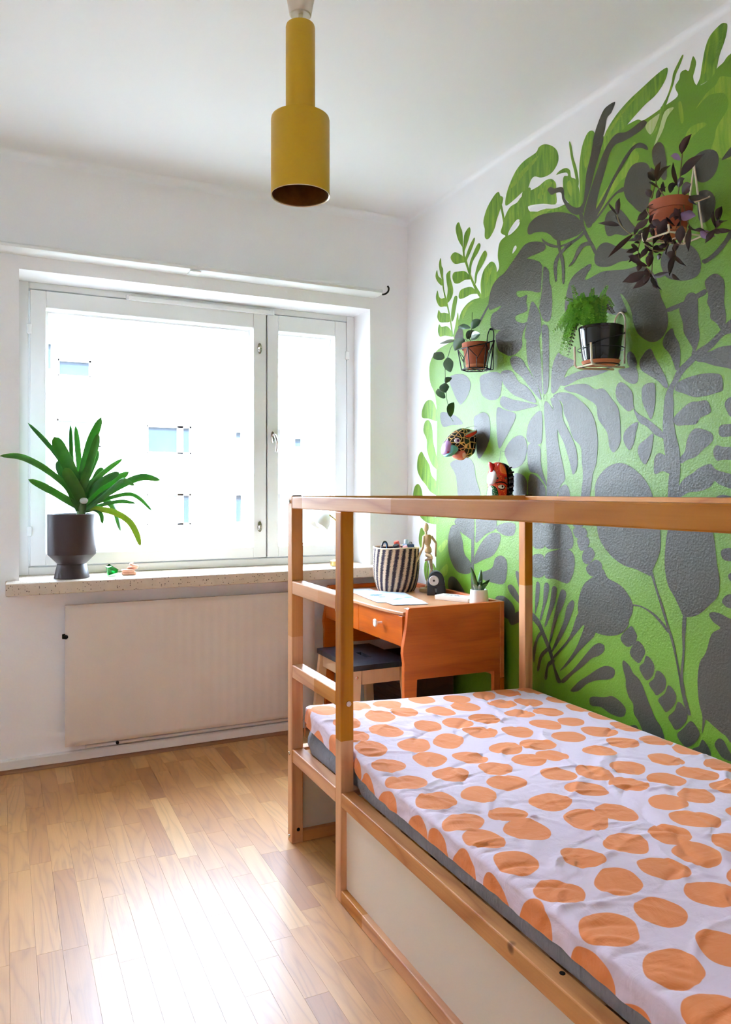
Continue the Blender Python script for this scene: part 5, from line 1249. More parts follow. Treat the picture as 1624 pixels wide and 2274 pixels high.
lamp = thing('desk_lamp', 'white gooseneck lamp with round brass foot standing on the sill', 'lamp', (-0.395, 0.01, 0.80))
lw = plain('lamp_white', (244, 242, 232), 0.3, 0, 0.02)
lathe('foot', [(0, 0.8003), (0.036, 0.8003), (0.038, 0.803), (0.038, 0.822), (0.040, 0.824), (0.040, 0.827), (0.030, 0.830), (0.012, 0.834), (0.006, 0.85), (0, 0.85)], (-0.395, 0.01, 0), M['brass'], lamp, 36)
tube('gooseneck', catmull([(-0.395, 0.01, 0.84), (-0.372, 0.008, 0.92), (-0.374, 0.0, 0.985), (-0.412, -0.012, 1.028), (-0.448, -0.018, 1.055), (-0.478, -0.02, 1.066)], 6), 0.0042, M['brass'], lamp, 10)
ax = Vector((-0.55, -0.12, -0.83)).normalized(); b0 = Vector((-0.472, -0.02, 1.070))
R_ = [(0.004, -0.004), (0.014, 0.0), (0.030, 0.012), (0.042, 0.032), (0.0475, 0.056), (0.049, 0.080), (0.047, 0.080), (0.045, 0.056), (0.039, 0.033), (0.026, 0.016), (0.0, 0.010)]
s_ = lathe('shade', R_, b0, lw, lamp, 40, ax)
ellipsoid('bulb', b0 + ax * 0.055, (0.026, 0.026, 0.027), plain('opal_bulb', (244, 244, 246), 0.25), lamp, 18, 12)
lathe('socket', [(0, 0.008), (0.012, 0.008), (0.012, 0.034), (0, 0.034)], b0, lw, lamp, 16, ax)

# ------------------------------------------------------------------ things on the desk
TZ = 0.6985
def stripe_mat():
    k = N('striped_basket_weave'); uv = k.coord('UV')
    sp = k.n('ShaderNodeSeparateXYZ'); k.l(uv, sp.inputs[0])
    zig = k.noise(k.coord('UV', (14, 60, 1)), 4.0, 2)
    ph = k.math('ADD', k.math('ADD', k.math('MULTIPLY', sp.outputs[0], 21.0), k.math('MULTIPLY', sp.outputs[1], -1.1)), k.math('MULTIPLY', zig, 0.9))
    f = k.math('GREATER_THAN', k.math('FRACT', ph), 0.47)
    row = k.math('FRACT', k.math('MULTIPLY', sp.outputs[1], 30.0))
    nz = k.noise(k.coord('UV', (120, 60, 1)), 3.0, 2)
    k.col(k.mix(f, k.mix(nz, lin((214, 178, 140)), lin((238, 212, 180))), k.mix(nz, lin((40, 26, 44)), lin((66, 48, 64)))))
    k.set(Roughness=0.8); k.bump(k.math('ADD', k.math('PINGPONG', row, 0.5), nz), 0.5, 0.004); return k.m
bk = thing('woven_basket', 'round woven basket with dark and straw stripes on the desk', 'basket', (-0.205, -0.262, TZ))
BC = (-0.205, -0.262)
nu, nv = 96, 60; vv, uv, ff = [], [], []
prof = [(0.086, 0.0), (0.096, 0.02), (0.106, 0.06), (0.111, 0.11), (0.112, 0.16), (0.110, 0.207)]
def pr_at(t):
    q = t * (len(prof) - 1); i = min(int(q), len(prof) - 2); f_ = q - i
    return prof[i][0] + (prof[i + 1][0] - prof[i][0]) * f_, prof[i][1] + (prof[i + 1][1] - prof[i][1]) * f_
for j in range(nv + 1):
    r, h_ = pr_at(j / nv)
    for i in range(nu + 1):
        a = 2 * PI * i / nu
        q = r + 0.0016 * abs(math.sin(PI * j / 2)) + 0.0012 * math.sin(a * 42 + (j % 2) * PI)
        vv.append((BC[0] + q * math.cos(a), BC[1] + q * math.sin(a), TZ + h_ + 0.002 * math.sin(a * 3) * j / nv)); uv.append((i / nu, j / nv))
for j in range(nv):
    for i in range(nu):
        a = j * (nu + 1) + i; ff.append([a, a + 1, a + nu + 2, a + nu + 1])
obj('wall', vv, ff, stripe_mat(), bk, None, True, uv)
straw = plain('straw', (232, 212, 178), 0.8, 0, 0.1, 80.0)
vv = [(BC[0] + 0.106 * math.cos(a), BC[1] + 0.106 * math.sin(a), TZ + 0.207 + 0.002 * math.sin(a * 3)) for a in [2 * PI * i / 64 for i in range(64)]]
tube('rim', [(BC[0] + 0.108 * math.cos(a), BC[1] + 0.108 * math.sin(a), TZ + 0.207 + 0.002 * math.sin(a * 3)) for a in [2 * PI * i / 64 for i in range(64)]], 0.0042, straw, bk, 8, True)
lathe('lining', [(0, 0.004), (0.088, 0.004), (0.101, 0.06), (0.1065, 0.14), (0.105, 0.206)], (BC[0], BC[1], TZ), plain('dark_lining', (70, 56, 44), 0.9), bk, 48)
lathe('bottom', [(0, 0.0), (0.086, 0.0)], (BC[0], BC[1], TZ + 0.0005), straw, bk, 48)
# contents of the basket
def cont(x, y): return Vector((BC[0] + x, BC[1] + y, TZ))
sc = thing('scissors', 'scissors with a black and white finger loop sticking out of the basket', 'scissors', cont(-0.055, 0.03))
c = cont(-0.052, 0.02) + Vector((0, 0, 0.212))
tube('loop', [c + Vector((0.018 * math.cos(a), 0.006 * math.cos(a), 0.024 * math.sin(a))) for a in [2 * PI * i / 24 for i in range(24)]], 0.0036, plain('black_plastic', (22, 24, 30), 0.35), sc, 8, True)
tube('inner_loop', [c + Vector((0.0135 * math.cos(a), 0.004 * math.cos(a), 0.019 * math.sin(a))) for a in [2 * PI * i / 24 for i in range(24)]], 0.0026, plain('blue_plastic', (70, 150, 200), 0.4), sc, 8, True)
box('blade', c + Vector((-0.006, -0.001, -0.17)), c + Vector((0.006, 0.001, -0.022)), M['chrome'], sc)
def marker(name, label, a, b, r, rgb, cap=None, cat='marker'):
    t = thing(name, label, cat, a, 'pens and tools in the striped basket')
    a, b = Vector(a), Vector(b); d = b - a; L = d.length
    lathe('barrel', [(0, 0), (r * 0.9, 0), (r, 0.003), (r, L * 0.62), (0, L * 0.62)], a, plain(name + '_barrel', rgb, 0.4), t, 18, d)
    lathe('cap', [(0, L * 0.62), (r * 1.08, L * 0.62), (r * 1.08, L - 0.004), (r * 0.95, L), (0, L)], a, plain(name + '_cap', cap or rgb, 0.35), t, 18, d)
marker('thick_marker', 'thick black marker leaning out of the striped basket', cont(0.03, -0.02) + Vector((0, 0, 0.09)), cont(-0.026, -0.045) + Vector((0, 0, 0.222)), 0.0145, (24, 24, 28))
marker('thick_marker', 'coral red marker beside the black one in the basket', cont(0.055, 0.01) + Vector((0, 0, 0.09)), cont(0.000, 0.0) + Vector((0, 0, 0.236)), 0.0125, (226, 92, 74))
marker('thick_marker', 'pale pink marker lying in the middle of the basket', cont(0.06, -0.035) + Vector((0, 0, 0.10)), cont(0.018, -0.055) + Vector((0, 0, 0.216)), 0.011, (240, 160, 160))
marker('thick_marker', 'plum coloured pen behind the pink marker', cont(0.04, 0.05) + Vector((0, 0, 0.05)), cont(0.03, 0.045) + Vector((0, 0, 0.228)), 0.010, (120, 50, 90))
b_ = thing('toy_block', 'dark blue box shaped toy near the right rim of the basket', 'toy', cont(0.055, -0.02) + Vector((0, 0, 0.12)))
box('body', cont(0.034, -0.045) + Vector((0, 0, 0.12)), cont(0.076, 0.0) + Vector((0, 0, 0.222)), plain('navy_card', (34, 74, 120), 0.4, 0, 0.2, 60.0), b_, 0.003, 2)
box('top_panel', cont(0.037, -0.042) + Vector((0, 0, 0.2215)), cont(0.073, -0.003) + Vector((0, 0, 0.2235)), plain('navy_dark', (26, 36, 60), 0.4), b_, 0.001)
marker('glue_stick', 'white glue stick at the right rim of the basket', cont(0.062, 0.03) + Vector((0, 0, 0.08)), cont(0.070, 0.026) + Vector((0, 0, 0.242)), 0.0095, (232, 236, 238), (206, 222, 232), 'glue stick')
t = thing('cable_ring', 'small grey ring shaped thing at the far right rim of the basket', 'ring', cont(0.088, 0.02) + Vector((0, 0, 0.2)))
tube('ring', [cont(0.086, 0.012) + Vector((0.014 * math.cos(a), 0.01 * math.cos(a), 0.215 + 0.014 * math.sin(a))) for a in [2 * PI * i / 20 for i in range(20)]], 0.003, plain('grey_rubber', (96, 98, 100), 0.5), t, 8, True)
marker('thick_marker', 'short dark marker at the left rim of the basket', cont(-0.07, 0.0) + Vector((0, 0, 0.06)), cont(-0.082, -0.012) + Vector((0, 0, 0.214)), 0.0095, (40, 44, 48))

# wooden artist's manikin
mk = thing('artist_manikin', 'jointed wooden artist manikin balancing on one leg behind the sharpener', 'manikin', (-0.100, -0.36, TZ))
my = -0.36; W_ = M['manikin']
lathe('base', [(0, 0), (0.0275, 0), (0.029, 0.002), (0.029, 0.014), (0.0275, 0.016), (0, 0.016)], (-0.100, my, TZ), W_, mk, 28)
tube('support_rod', [(-0.090, my + 0.004, TZ + 0.015), (-0.084, my + 0.008, 0.80), (-0.083, my + 0.006, 0.888)], 0.0018, M['chrome'], mk, 8)
ellipsoid('head', (-0.0965, my, 1.004), (0.0145, 0.016, 0.0225), W_, mk)
limb('neck', (-0.0955, my, 0.985), (-0.0945, my, 0.968), 0.0062, 0.0062, W_, mk)
lathe('chest', [(0, 0), (0.012, 0.002), (0.0165, 0.012), (0.019, 0.028), (0.0205, 0.042), (0.016, 0.052), (0, 0.055)], (-0.0865, my, 0.917), W_, mk, 20, (-0.05, 0, 1))
ellipsoid('waist', (-0.085, my, 0.915), (0.0115, 0.011, 0.009), W_, mk)
lathe('pelvis', [(0, 0), (0.011, 0.001), (0.0175, 0.010), (0.0165, 0.024), (0.012, 0.034), (0, 0.037)], (-0.082, my, 0.877), W_, mk, 20, (-0.06, 0, 1))
for nm, a, b, ra, rb in (('upper_arm', (-0.108, my - 0.002, 0.962), (-0.115, my - 0.004, 0.912), 0.0072, 0.0056), ('forearm', (-0.116, my - 0.004, 0.908), (-0.143, my - 0.012, 0.862), 0.0060, 0.0042), ('hand', (-0.144, my - 0.012, 0.859), (-0.153, my - 0.014, 0.843), 0.0046, 0.003),
                         ('upper_arm', (-0.066, my, 0.960), (-0.041, my, 0.929), 0.0074, 0.0058), ('forearm', (-0.040, my, 0.926), (-0.0425, my, 0.886), 0.0062, 0.0044), ('hand', (-0.0425, my, 0.883), (-0.042, my, 0.863), 0.005, 0.0035),
                         ('thigh', (-0.074, my, 0.872), (-0.064, my, 0.803), 0.0098, 0.0068), ('shin', (-0.064, my, 0.797), (-0.082, my, 0.737), 0.0072, 0.0045), ('foot', (-0.081, my, 0.728), (-0.102, my - 0.008, 0.7215), 0.0050, 0.0058),
                         ('thigh', (-0.091, my, 0.872), (-0.094, my - 0.05, 0.866), 0.0098, 0.007), ('shin', (-0.094, my - 0.052, 0.860), (-0.094, my + 0.008, 0.846), 0.0072, 0.0045)):
    limb(nm, a, b, ra, rb, W_, mk)
for a in ((-0.064, my, 0.8005), (-0.041, my, 0.9275), (-0.1155, my - 0.004, 0.91), (-0.0835, my, 0.7325)): ellipsoid('joint', a, (0.0052, 0.0052, 0.0052), W_, mk, 12, 8)

# pencil sharpener
sh_ = thing('pencil_sharpener', 'black crank pencil sharpener with a silver dial on the desk', 'sharpener', (-0.105, -0.475, TZ))
blk = plain('sharpener_black', (26, 27, 32), 0.35, 0, 0.05)
RM = Matrix.Rotation(math.radians(-28), 4, 'Z'); OC = Vector((-0.108, -0.475, TZ))
def loc_(p): return OC + RM @ Vector(p)
def local_prism(name, outline, y0, y1, mat, par, bev=0.0):
    o = prism(name, outline, 1, y0, y1, mat, None, bev, True)
    o.parent = par; 
    vv = [v.co.copy() + o.location for v in o.data.vertices]
    for v, q in zip(o.data.vertices, vv): v.co = loc_(q) - OC
    o.location = OC; o.matrix_parent_inverse = Matrix.Translation(-Vector(par.location)); return o
ar = [(-0.040, 0.0), (0.040, 0.0), (0.0395, 0.05)] + [(0.036 * math.cos(a), 0.066 + 0.043 * math.sin(a)) for a in [PI * i / 12 for i in range(13)]] + [(-0.0395, 0.05)]
body = local_prism('body', ar, -0.036, 0.036, blk, sh_, 0.004)
local_prism('base_skirt', [(-0.043, 0.0), (0.043, 0.0), (0.041, 0.045), (-0.041, 0.045)], -0.040, -0.034, plain('sharpener_navy', (44, 46, 56), 0.5), sh_, 0.002)
lathe('dial', [(0, 0), (0.0215, 0), (0.023, 0.002), (0.023, 0.004), (0.021, 0.006), (0.006, 0.006), (0.006, 0.004), (0, 0.004)], loc_((-0.012, -0.036, 0.068)), plain('silver_dial', (216, 210, 206), 0.35, 0.3), sh_, 32, RM @ Vector((0, -1, 0)))
lathe('pencil_hole', [(0, 0.0045), (0.0045, 0.0045), (0.0045, 0.0062), (0, 0.0062)], loc_((-0.012, -0.036, 0.068)), M['dark_metal'], sh_, 16, RM @ Vector((0, -1, 0)))
local_prism('drawer_slot', [(-0.006, 0.0), (0.000, 0.0), (0.002, 0.038), (-0.008, 0.038)], -0.0415, -0.039, M['black_glaze'], sh_, 0)
lathe('crank_hub', [(0, 0), (0.012, 0), (0.012, 0.008), (0.004, 0.010), (0, 0.010)], loc_((0.02, 0.036, 0.066)), M['chrome'], sh_, 16, RM @ Vector((0, 1, 0)))
vv = [loc_((0.0405, -0.012 + 0.016 * math.cos(a), 0.055 + 0.021 * math.sin(a))) for a in [2 * PI * i / 24 for i in range(24)]]
lathe('side_emblem', [(0, 0.0), (0.014, 0.0), (0.014, 0.0012), (0, 0.0014)], loc_((0.0390, -0.004, 0.052)), plain('silver_emblem', (196, 200, 200), 0.4, 0.2, 0.4, 160.0), sh_, 20, RM @ Vector((1, 0, 0)))

# small cream box
bxm = plain('cream_card', (236, 226, 212), 0.6, 0, 0.02)
pb = thing('paper_box', 'small flat cream box with a printed lid lying before the sharpener', 'box', (-0.13, -0.68, TZ))
RB = Matrix.Rotation(math.radians(-62), 3, 'Z'); cB = Vector((-0.128, -0.672, TZ))
def rbox(name, lo, hi, mat, par, R=RB, c=cB):
    o = box(name, lo, hi, mat, None, 0.0008)
    q = [R @ (v.co + o.location) + c for v in o.data.vertices]
    ce_ = sum(q, Vector()) / len(q)
    for v, w in zip(o.data.vertices, q): v.co = w - ce_
    o.location = ce_; o.parent = par; o.matrix_parent_inverse = Matrix.Translation(-Vector(par.location)); return o
rbox('tray', (-0.082, -0.036, 0.0), (0.082, 0.036, 0.017), bxm, pb)
rbox('lid', (-0.083, -0.037, 0.0055), (0.083, 0.037, 0.0195), bxm, pb)
def lidpic():
    k = N('lid_print'); v = k.coord('Generated')
    f = k.ramp(k.noise(v, 5.0, 4, 1.0), [(0.45, (0, 0, 0, 1)), (0.6, (1, 1, 1, 1))]); k.col(k.mix(f, lin((226, 216, 204)), lin((120, 118, 118)))); k.set(Roughness=0.6); return k.m
rbox('lid_picture', (-0.045, -0.018, 0.0195), (0.03, 0.016, 0.0198), lidpic(), pb)
ink = plain('brown_ink', (120, 84, 70), 0.7)
rbox('printed_mark', (0.0829, -0.028, 0.008), (0.0834, -0.022, 0.0135), ink, pb)
for i in range(6): rbox('printed_letter', (0.0829, -0.017 + i * 0.0042, 0.0095), (0.0833, -0.0145 + i * 0.0042, 0.0125), ink, pb)

# potted succulent
su = thing('potted_succulent', 'small succulent in a white pot at the near corner of the desk', 'plant', (-0.092, -0.805, TZ))
sx, sy = -0.098, -0.812
lathe('pot', [(0, 0), (0.0385, 0), (0.040, 0.003), (0.040, 0.02), (0.036, 0.060), (0.034, 0.0615), (0.0325, 0.060), (0.033, 0.05), (0, 0.05)], (sx, sy, TZ), M['cactus_pot'], su, 40)
lathe('soil', [(0.033, 0.0505), (0.03, 0.053), (0, 0.055)], (sx, sy, TZ), M['soil'], su, 24)
for tip, w, sd in (((-0.138, sy, 0.856), 0.020, 1), ((-0.084, sy + 0.005, 0.842), 0.021, 1), ((-0.046, sy - 0.005, 0.800), 0.017, 1), ((-0.066, sy - 0.012, 0.792), 0.018, 1), ((-0.134, sy - 0.01, 0.782), 0.018, 0), ((-0.098, sy - 0.02, 0.800), 0.019, 1), ((-0.112, sy - 0.03, 0.782), 0.016, 0), ((-0.085, sy + 0.02, 0.802), 0.018, 1), ((-0.110, sy + 0.02, 0.812), 0.017, 1), ((-0.075, sy - 0.03, 0.784), 0.015, 1)):
    b0_ = Vector((sx + (tip[0] - sx) * 0.2, sy + (tip[1] - sy) * 0.2, TZ + 0.052)); tp = Vector(tip); m_ = b0_.lerp(tp, 0.5) + Vector((0, 0, 0.006))
    C_ = catmull([b0_, m_, tp], 6); n_ = len(C_)
    tube('leaf', C_, [max(0.0006, w * 0.5 * math.sin(PI * min(1, 0.22 + 0.78 * i / (n_ - 1))) ** 0.7) for i in range(n_)], M['succ'] if sd else leafmat('pale_succulent', (150, 172, 150), (176, 192, 176), 0.5, 0.05), su, 8)

# sheets of paper with paintings
def paper(name, label, corners, seed, dens, z0, pal):
    k = N('painted_paper_%d' % seed); v = k.coord('Generated', (1, 1, 1))
    c = lin((190, 196, 202))
    out = c
    for i, (cx, cy, rx_, ry_, rgb) in enumerate(pal):
        sb = k.n('ShaderNodeVectorMath', operation='SUBTRACT'); k.l(v, sb.inputs[0]); sb.inputs[1].default_value = (cx, cy, 0.5)
        ml = k.n('ShaderNodeVectorMath', operation='MULTIPLY'); k.l(sb.outputs[0], ml.inputs[0]); ml.inputs[1].default_value = (1 / rx_, 1 / ry_, 0)
        ln = k.n('ShaderNodeVectorMath', operation='LENGTH'); k.l(ml.outputs[0], ln.inputs[0])
        d = k.math('ADD', ln.outputs['Value'], k.math('MULTIPLY', k.math('SUBTRACT', k.noise(v, 22.0 + i, 3), 0.5), 1.6))
        f = k.math('MULTIPLY', k.ramp(d, [(0.75, (1, 1, 1, 1)), (0.95, (0, 0, 0, 1))]), dens)
        out = k.mix(f, out, lin(rgb))
    k.col(out); k.set(Roughness=0.75)
    A, B, C_, D_ = [Vector((p[0], p[1], 0)) for p in corners]; n = 14; vv, ff = [], []
    for j in range(n + 1):
        for i in range(n + 1):
            u, w = i / n, j / n; p = A.lerp(B, u).lerp(D_.lerp(C_, u), w)
            vv.append((p.x, p.y, z0 + 0.0018 * (1 + noise.noise(Vector((p.x * 9, p.y * 9, seed)))) ))
    for j in range(n):
        for i in range(n):
            a = j * (n + 1) + i; ff.append([a, a + 1, a + n + 2, a + n + 1])
    m = len(vv); top = list(ff)
    vv += [(x, y, z - 0.0003) for x, y, z in vv]; ff += [[q + m for q in f][::-1] for f in top]
    return tag(obj(name, vv, ff, k.m, None, None, True), label, 'paper', 'papers on the desk')
paper('paper_sheet', 'large white sheet with faint blue and pink paintings spread on the desk', [(-0.452, -0.70), (-0.300, -0.735), (-0.225, -0.385), (-0.385, -0.13)], 1, 0.95, 0.7000,
      [(0.30, 0.55, 0.16, 0.05, (70, 110, 160)), (0.72, 0.80, 0.14, 0.05, (206, 80, 86)), (0.62, 0.84, 0.12, 0.04, (60, 130, 180)), (0.66, 0.66, 0.13, 0.035, (150, 176, 196)), (0.45, 0.30, 0.12, 0.03, (84, 140, 176)), (0.30, 0.45, 0.12, 0.02, (96, 120, 146)), (0.75, 0.35, 0.1, 0.03, (120, 170, 160))])
paper('paper_sheet', 'second white sheet lying partly below the large painted one', [(-0.476, -0.60), (-0.36, -0.64), (-0.30, -0.16), (-0.42, -0.12)], 2, 0.3, 0.6988, [(0.4, 0.2, 0.1, 0.1, (160, 190, 210))])
paper('picture_strip', 'strip of paper with dark and orange speckled pattern at the desk edge', [(-0.455, -0.868), (-0.225, -0.862), (-0.225, -0.795), (-0.455, -0.800)], 3, 0.9, 0.6992,
      [(0.12, 0.5, 0.07, 0.30, (70, 90, 96)), (0.28, 0.6, 0.06, 0.28, (60, 70, 70)), (0.42, 0.4, 0.06, 0.3, (90, 110, 90)), (0.55, 0.6, 0.06, 0.3, (66, 76, 80)), (0.66, 0.45, 0.06, 0.36, (226, 110, 50)), (0.78, 0.6, 0.05, 0.3, (70, 90, 100)), (0.9, 0.5, 0.05, 0.3, (180, 120, 70))])

# ------------------------------------------------------------------ wall planters
def wire_loop(c, r, n=40): return [Vector(c) + Vector((r * math.cos(2 * PI * i / n), r * math.sin(2 * PI * i / n), 0)) for i in range(n)]
# A: black wire basket, terracotta pot, trailing vine
wa = thing('wire_wall_basket', 'black geometric wire wall basket left of the fern', 'wall basket', (-0.08, -0.765, 1.70))
AC = Vector((-0.082, -0.765, 0))
hexa = [AC + Vector((0.078 * math.cos(a), 0.078 * math.sin(a), 0)) for a in [PI / 6 + PI / 3 * i for i in range(6)]]
hexb = [AC + Vector((0.062 * math.cos(a), 0.062 * math.sin(a), 0)) for a in [PI / 6 + PI / 3 * i for i in range(6)]]
topz = [1.822, 1.800, 1.782, 1.782, 1.800, 1.826]
T_ = [p + Vector((0, 0, z)) for p, z in zip(hexa, [1.826, 1.806, 1.788, 1.784, 1.800, 1.824])]
B_ = [p + Vector((0, 0, 1.700)) for p in hexb]
wr_ = []
for i in range(6):
    j = (i + 1) % 6
    wr_ += [([T_[i], T_[j]], 0.0024, False), ([B_[i], B_[j]], 0.0026, False), ([T_[i], B_[i]], 0.0024, False)]
    mid = (T_[i] + T_[j] + B_[i] + B_[j]) / 4
    wr_ += [([T_[i], mid], 0.0016, False), ([T_[j], mid + Vector((0, 0, -0.01))], 0.0016, False), ([mid, (B_[i] + B_[j]) / 2], 0.0016, False)]
wr_ += [([B_[0], B_[3]], 0.0016, False), ([B_[1], B_[4]], 0.0016, False), ([B_[2], B_[5]], 0.0016, False)]
tubes('wires', wr_, M['black_wire'], wa, 6)
tube('hanging_loop', catmull([(-0.010, -0.742, 1.815), (-0.006, -0.744, 1.862), (-0.006, -0.766, 1.884), (-0.006, -0.788, 1.862), (-0.010, -0.790, 1.815)], 6), 0.0024, M['black_wire'], wa, 8)
tubes('back_wires', [([(-0.010, -0.742, 1.818), (-0.010, -0.742, 1.702)], 0.002, False), ([(-0.010, -0.790, 1.818), (-0.010, -0.790, 1.702)], 0.002, False), ([(-0.010, -0.742, 1.702), (-0.030, -0.765, 1.700)], 0.002, False), ([(-0.010, -0.790, 1.702), (-0.030, -0.765, 1.700)], 0.002, False)], M['black_wire'], wa)
nl = lathe('nail', [(0, 0), (0.0035, 0), (0.0035, 0.012), (0.002, 0.013), (0, 0.013)], (0, -0.766, 1.880), M['dark_metal'], wa, 10, (-1, 0, 0))
def terra(t, c, z0, r0, r1, h, rim, saucer=True, tilt=None):
    z = z0
    if saucer: lathe('saucer', [(0, 0), (r0 * 0.92, 0), (r0 * 1.12, 0.016), (r0 * 1.08, 0.017), (r0 * 0.9, 0.004), (0, 0.004)], (c[0], c[1], z), M['terra_light'], t, 32); z += 0.0045
    lathe('pot', [(0, 0), (r0, 0), (r1 * 0.96, h - rim), (r1 * 1.06, h - rim), (r1 * 1.07, h), (r1 * 0.98, h), (r1 * 0.93, h - 0.012), (0, h - 0.012)], (c[0], c[1], z), M['terra'], t, 40)
    lathe('soil', [(r1 * 0.93, h - 0.0115), (r1 * 0.6, h - 0.006), (0, h - 0.005)], (c[0], c[1], z), M['soil'], t, 24)
ho = thing('trailing_vine', 'trailing vine with oval leaves in a terracotta pot in the black basket', 'plant', (AC.x, AC.y, 1.703))
terra(ho, AC, 1.7025, 0.040, 0.056, 0.105, 0.026)
def pointed(t): return max(0.02, math.sin(PI * min(1, 0.05 + 0.95 * t ** 0.85)) ** 1.15)
VD = Vector((0.43, 0.9, -0.1))
def face(a, b, tw):
    d = (Vector(b) - Vector(a)).normalized(); s = d.cross(VD)
    s = s.normalized() if s.length > 1e-3 else Vector((1, 0, 0))
    return Matrix.Rotation(tw, 3, d) @ s
def ov(t): return max(0.03, math.sin(PI * min(1, 0.04 + 0.96 * t)) ** 0.75)
for i, (a, b, w) in enumerate(HOYA):
    a, b = Vector(a), Vector(b); m_ = a.lerp(b, 0.5) + Vector((-0.006, 0, 0.004))
    strip('leaf', [a, m_, b], w * 1.25, M['hoya'], ho, face(a, b, (-0.35, 0.25, 0.1, 0.45)[i % 4]), 0.18, ov, 6, 4, 0.001)
tube('vine', catmull([Vector((AC.x - 0.02, AC.y, 1.795))] + [Vector(p) for p in HOYA_STEM], 4), 0.0016, M['stem_green'], ho, 6)
tube('vine', catmull([Vector((AC.x, AC.y, 1.795))] + [Vector(p) for p in HOYA_STEM2], 4), 0.0015, M['stem_green'], ho, 6)

# B: cream wire holder, black pot, fern
wb_ = thing('wire_pot_holder', 'cream wire pot holder with a round hook carrying the black pot', 'pot holder', (-0.09, -1.535, 1.60))
FC = Vector((-0.093, -1.535, 0))
tube('hook', catmull([(-0.012, -1.560, 1.61), (-0.010, -1.560, 1.70), (-0.008, -1.558, 1.765), (-0.006, -1.535, 1.790), (-0.008, -1.512, 1.765), (-0.010, -1.510, 1.70), (-0.012, -1.510, 1.61)], 6), 0.0032, M['cream_wire'], wb_, 8)
arm = []
for q in ((-0.150, -1.575), (-0.150, -1.495)):
    arm.append((catmull([(-0.012, FC.y + (q[1] - FC.y) * 0.62, 1.597), (-0.09, FC.y + (q[1] - FC.y) * 0.8, 1.594), (q[0] - 0.012, q[1], 1.596), (q[0] - 0.020, q[1], 1.625), (q[0] - 0.022, q[1], 1.665)], 5), 0.0036, False))
arm.append(([(-0.162, -1.575, 1.596), (-0.162, -1.495, 1.596)], 0.003, False))
tubes('arms', arm, M['cream_wire'], wb_, 8)
tubes('rings', [(wire_loop((FC.x, FC.y, 1.655), 0.0765), 0.0014, True), (wire_loop((FC.x, FC.y, 1.600), 0.060), 0.002, True), ([Vector((-0.012, -1.562, 1.716))] + [Vector((FC.x + 0.0775 * math.cos(q), FC.y + 0.0775 * math.sin(q), 1.712 - 0.05 * i / 12)) for i, q in enumerate([-0.45 - 2.4 * j / 12 for j in range(13)])], 0.0016, False)], M['black_wire'], wb_)
fe = thing('potted_fern', 'bright green fern in a glossy black pot on the mural wall', 'plant', (FC.x, FC.y, 1.606))
lathe('saucer', [(0, 0), (0.058, 0), (0.064, 0.010), (0.061, 0.010), (0.055, 0.003), (0, 0.003)], (FC.x, FC.y, 1.6045), M['terra_light'], fe, 36)
lathe('pot', [(0, 0), (0.050, 0), (0.056, 0.003), (0.062, 0.02), (0.0705, 0.085), (0.0725, 0.112), (0.0740, 0.114), (0.0740, 0.121), (0.072, 0.122), (0.070, 0.118), (0.068, 0.10), (0, 0.10)], (FC.x, FC.y, 1.608), M['black_glaze'], fe, 48)
lathe('soil', [(0.068, 0.1005), (0.05, 0.106), (0, 0.108)], (FC.x, FC.y, 1.608), M['soil'], fe, 24)
rf = random.Random(21)
def frond(base_, mid, tip, w, mat, n=22):
    C_ = catmull([base_, mid, tip], n // 2); vv, ff = tube_data(C_, [0.0012 * (1 - 0.7 * i / (len(C_) - 1)) for i in range(len(C_))], 4)
    L = len(C_)
    for i in range(2, L):
        t = i / (L - 1); d = (C_[i] - C_[i - 1]).normalized()
        sd = d.cross(Vector((-0.6, -0.4, 0.5))).normalized(); up = sd.cross(d).normalized()
        ln = w * 0.5 * (0.35 + 0.65 * math.sin(PI * min(1, 0.18 + 0.80 * t)))
        for s in (-1, 1):
            a = C_[i]; e = sd * s + d * 0.35 + up * rf.uniform(-0.35, 0.25); e.normalize(); q = a + e * ln * rf.uniform(0.85, 1.1); m1 = a + e * ln * 0.5
            wd = d * (ln * 0.36); o = len(vv)
            vv += [a - wd * 0.4, m1 - wd, q, m1 + wd + up * 0.001]; ff += [[o, o + 1, o + 2], [o, o + 2, o + 3]]
    return obj('frond', vv, ff, mat, fe, None, False)
FT = [(-0.118, -1.385, 1.862), (-0.116, -1.420, 1.895), (-0.10, -1.505, 1.868), (-0.095, -1.567, 1.862), (-0.135, -1.388, 1.762), (-0.150, -1.402, 1.688), (-0.150, -1.437, 1.650), (-0.150, -1.540, 1.700), (-0.090, -1.590, 1.790), (-0.10, -1.480, 1.835), (-0.11, -1.455, 1.826), (-0.125, -1.430, 1.795),
      (-0.14, -1.415, 1.745), (-0.15, -1.430, 1.700), (-0.14, -1.405, 1.725), (-0.12, -1.470, 1.81), (-0.12, -1.50, 1.80), (-0.135, -1.455, 1.74), (-0.10, -1.535, 1.81), (-0.09, -1.555, 1.80), (-0.15, -1.41, 1.71), (-0.13, -1.44, 1.77), (-0.16, -1.46, 1.75), (-0.08, -1.50, 1.83), (-0.14, -1.535, 1.745), (-0.07, -1.57, 1.775), (-0.17, -1.50, 1.77), (-0.05, -1.48, 1.80), (-0.13, -1.49, 1.835), (-0.16, -1.445, 1.80), (-0.11, -1.43, 1.83), (-0.10, -1.52, 1.84)]
for i in range(34):
    q = rf.choice(FT[4:6] + FT[9:18] + FT[20:25]); FT.append((q[0] + rf.uniform(-0.03, 0.03), q[1] + rf.uniform(-0.025, 0.03), q[2] + rf.uniform(-0.025, 0.03)))
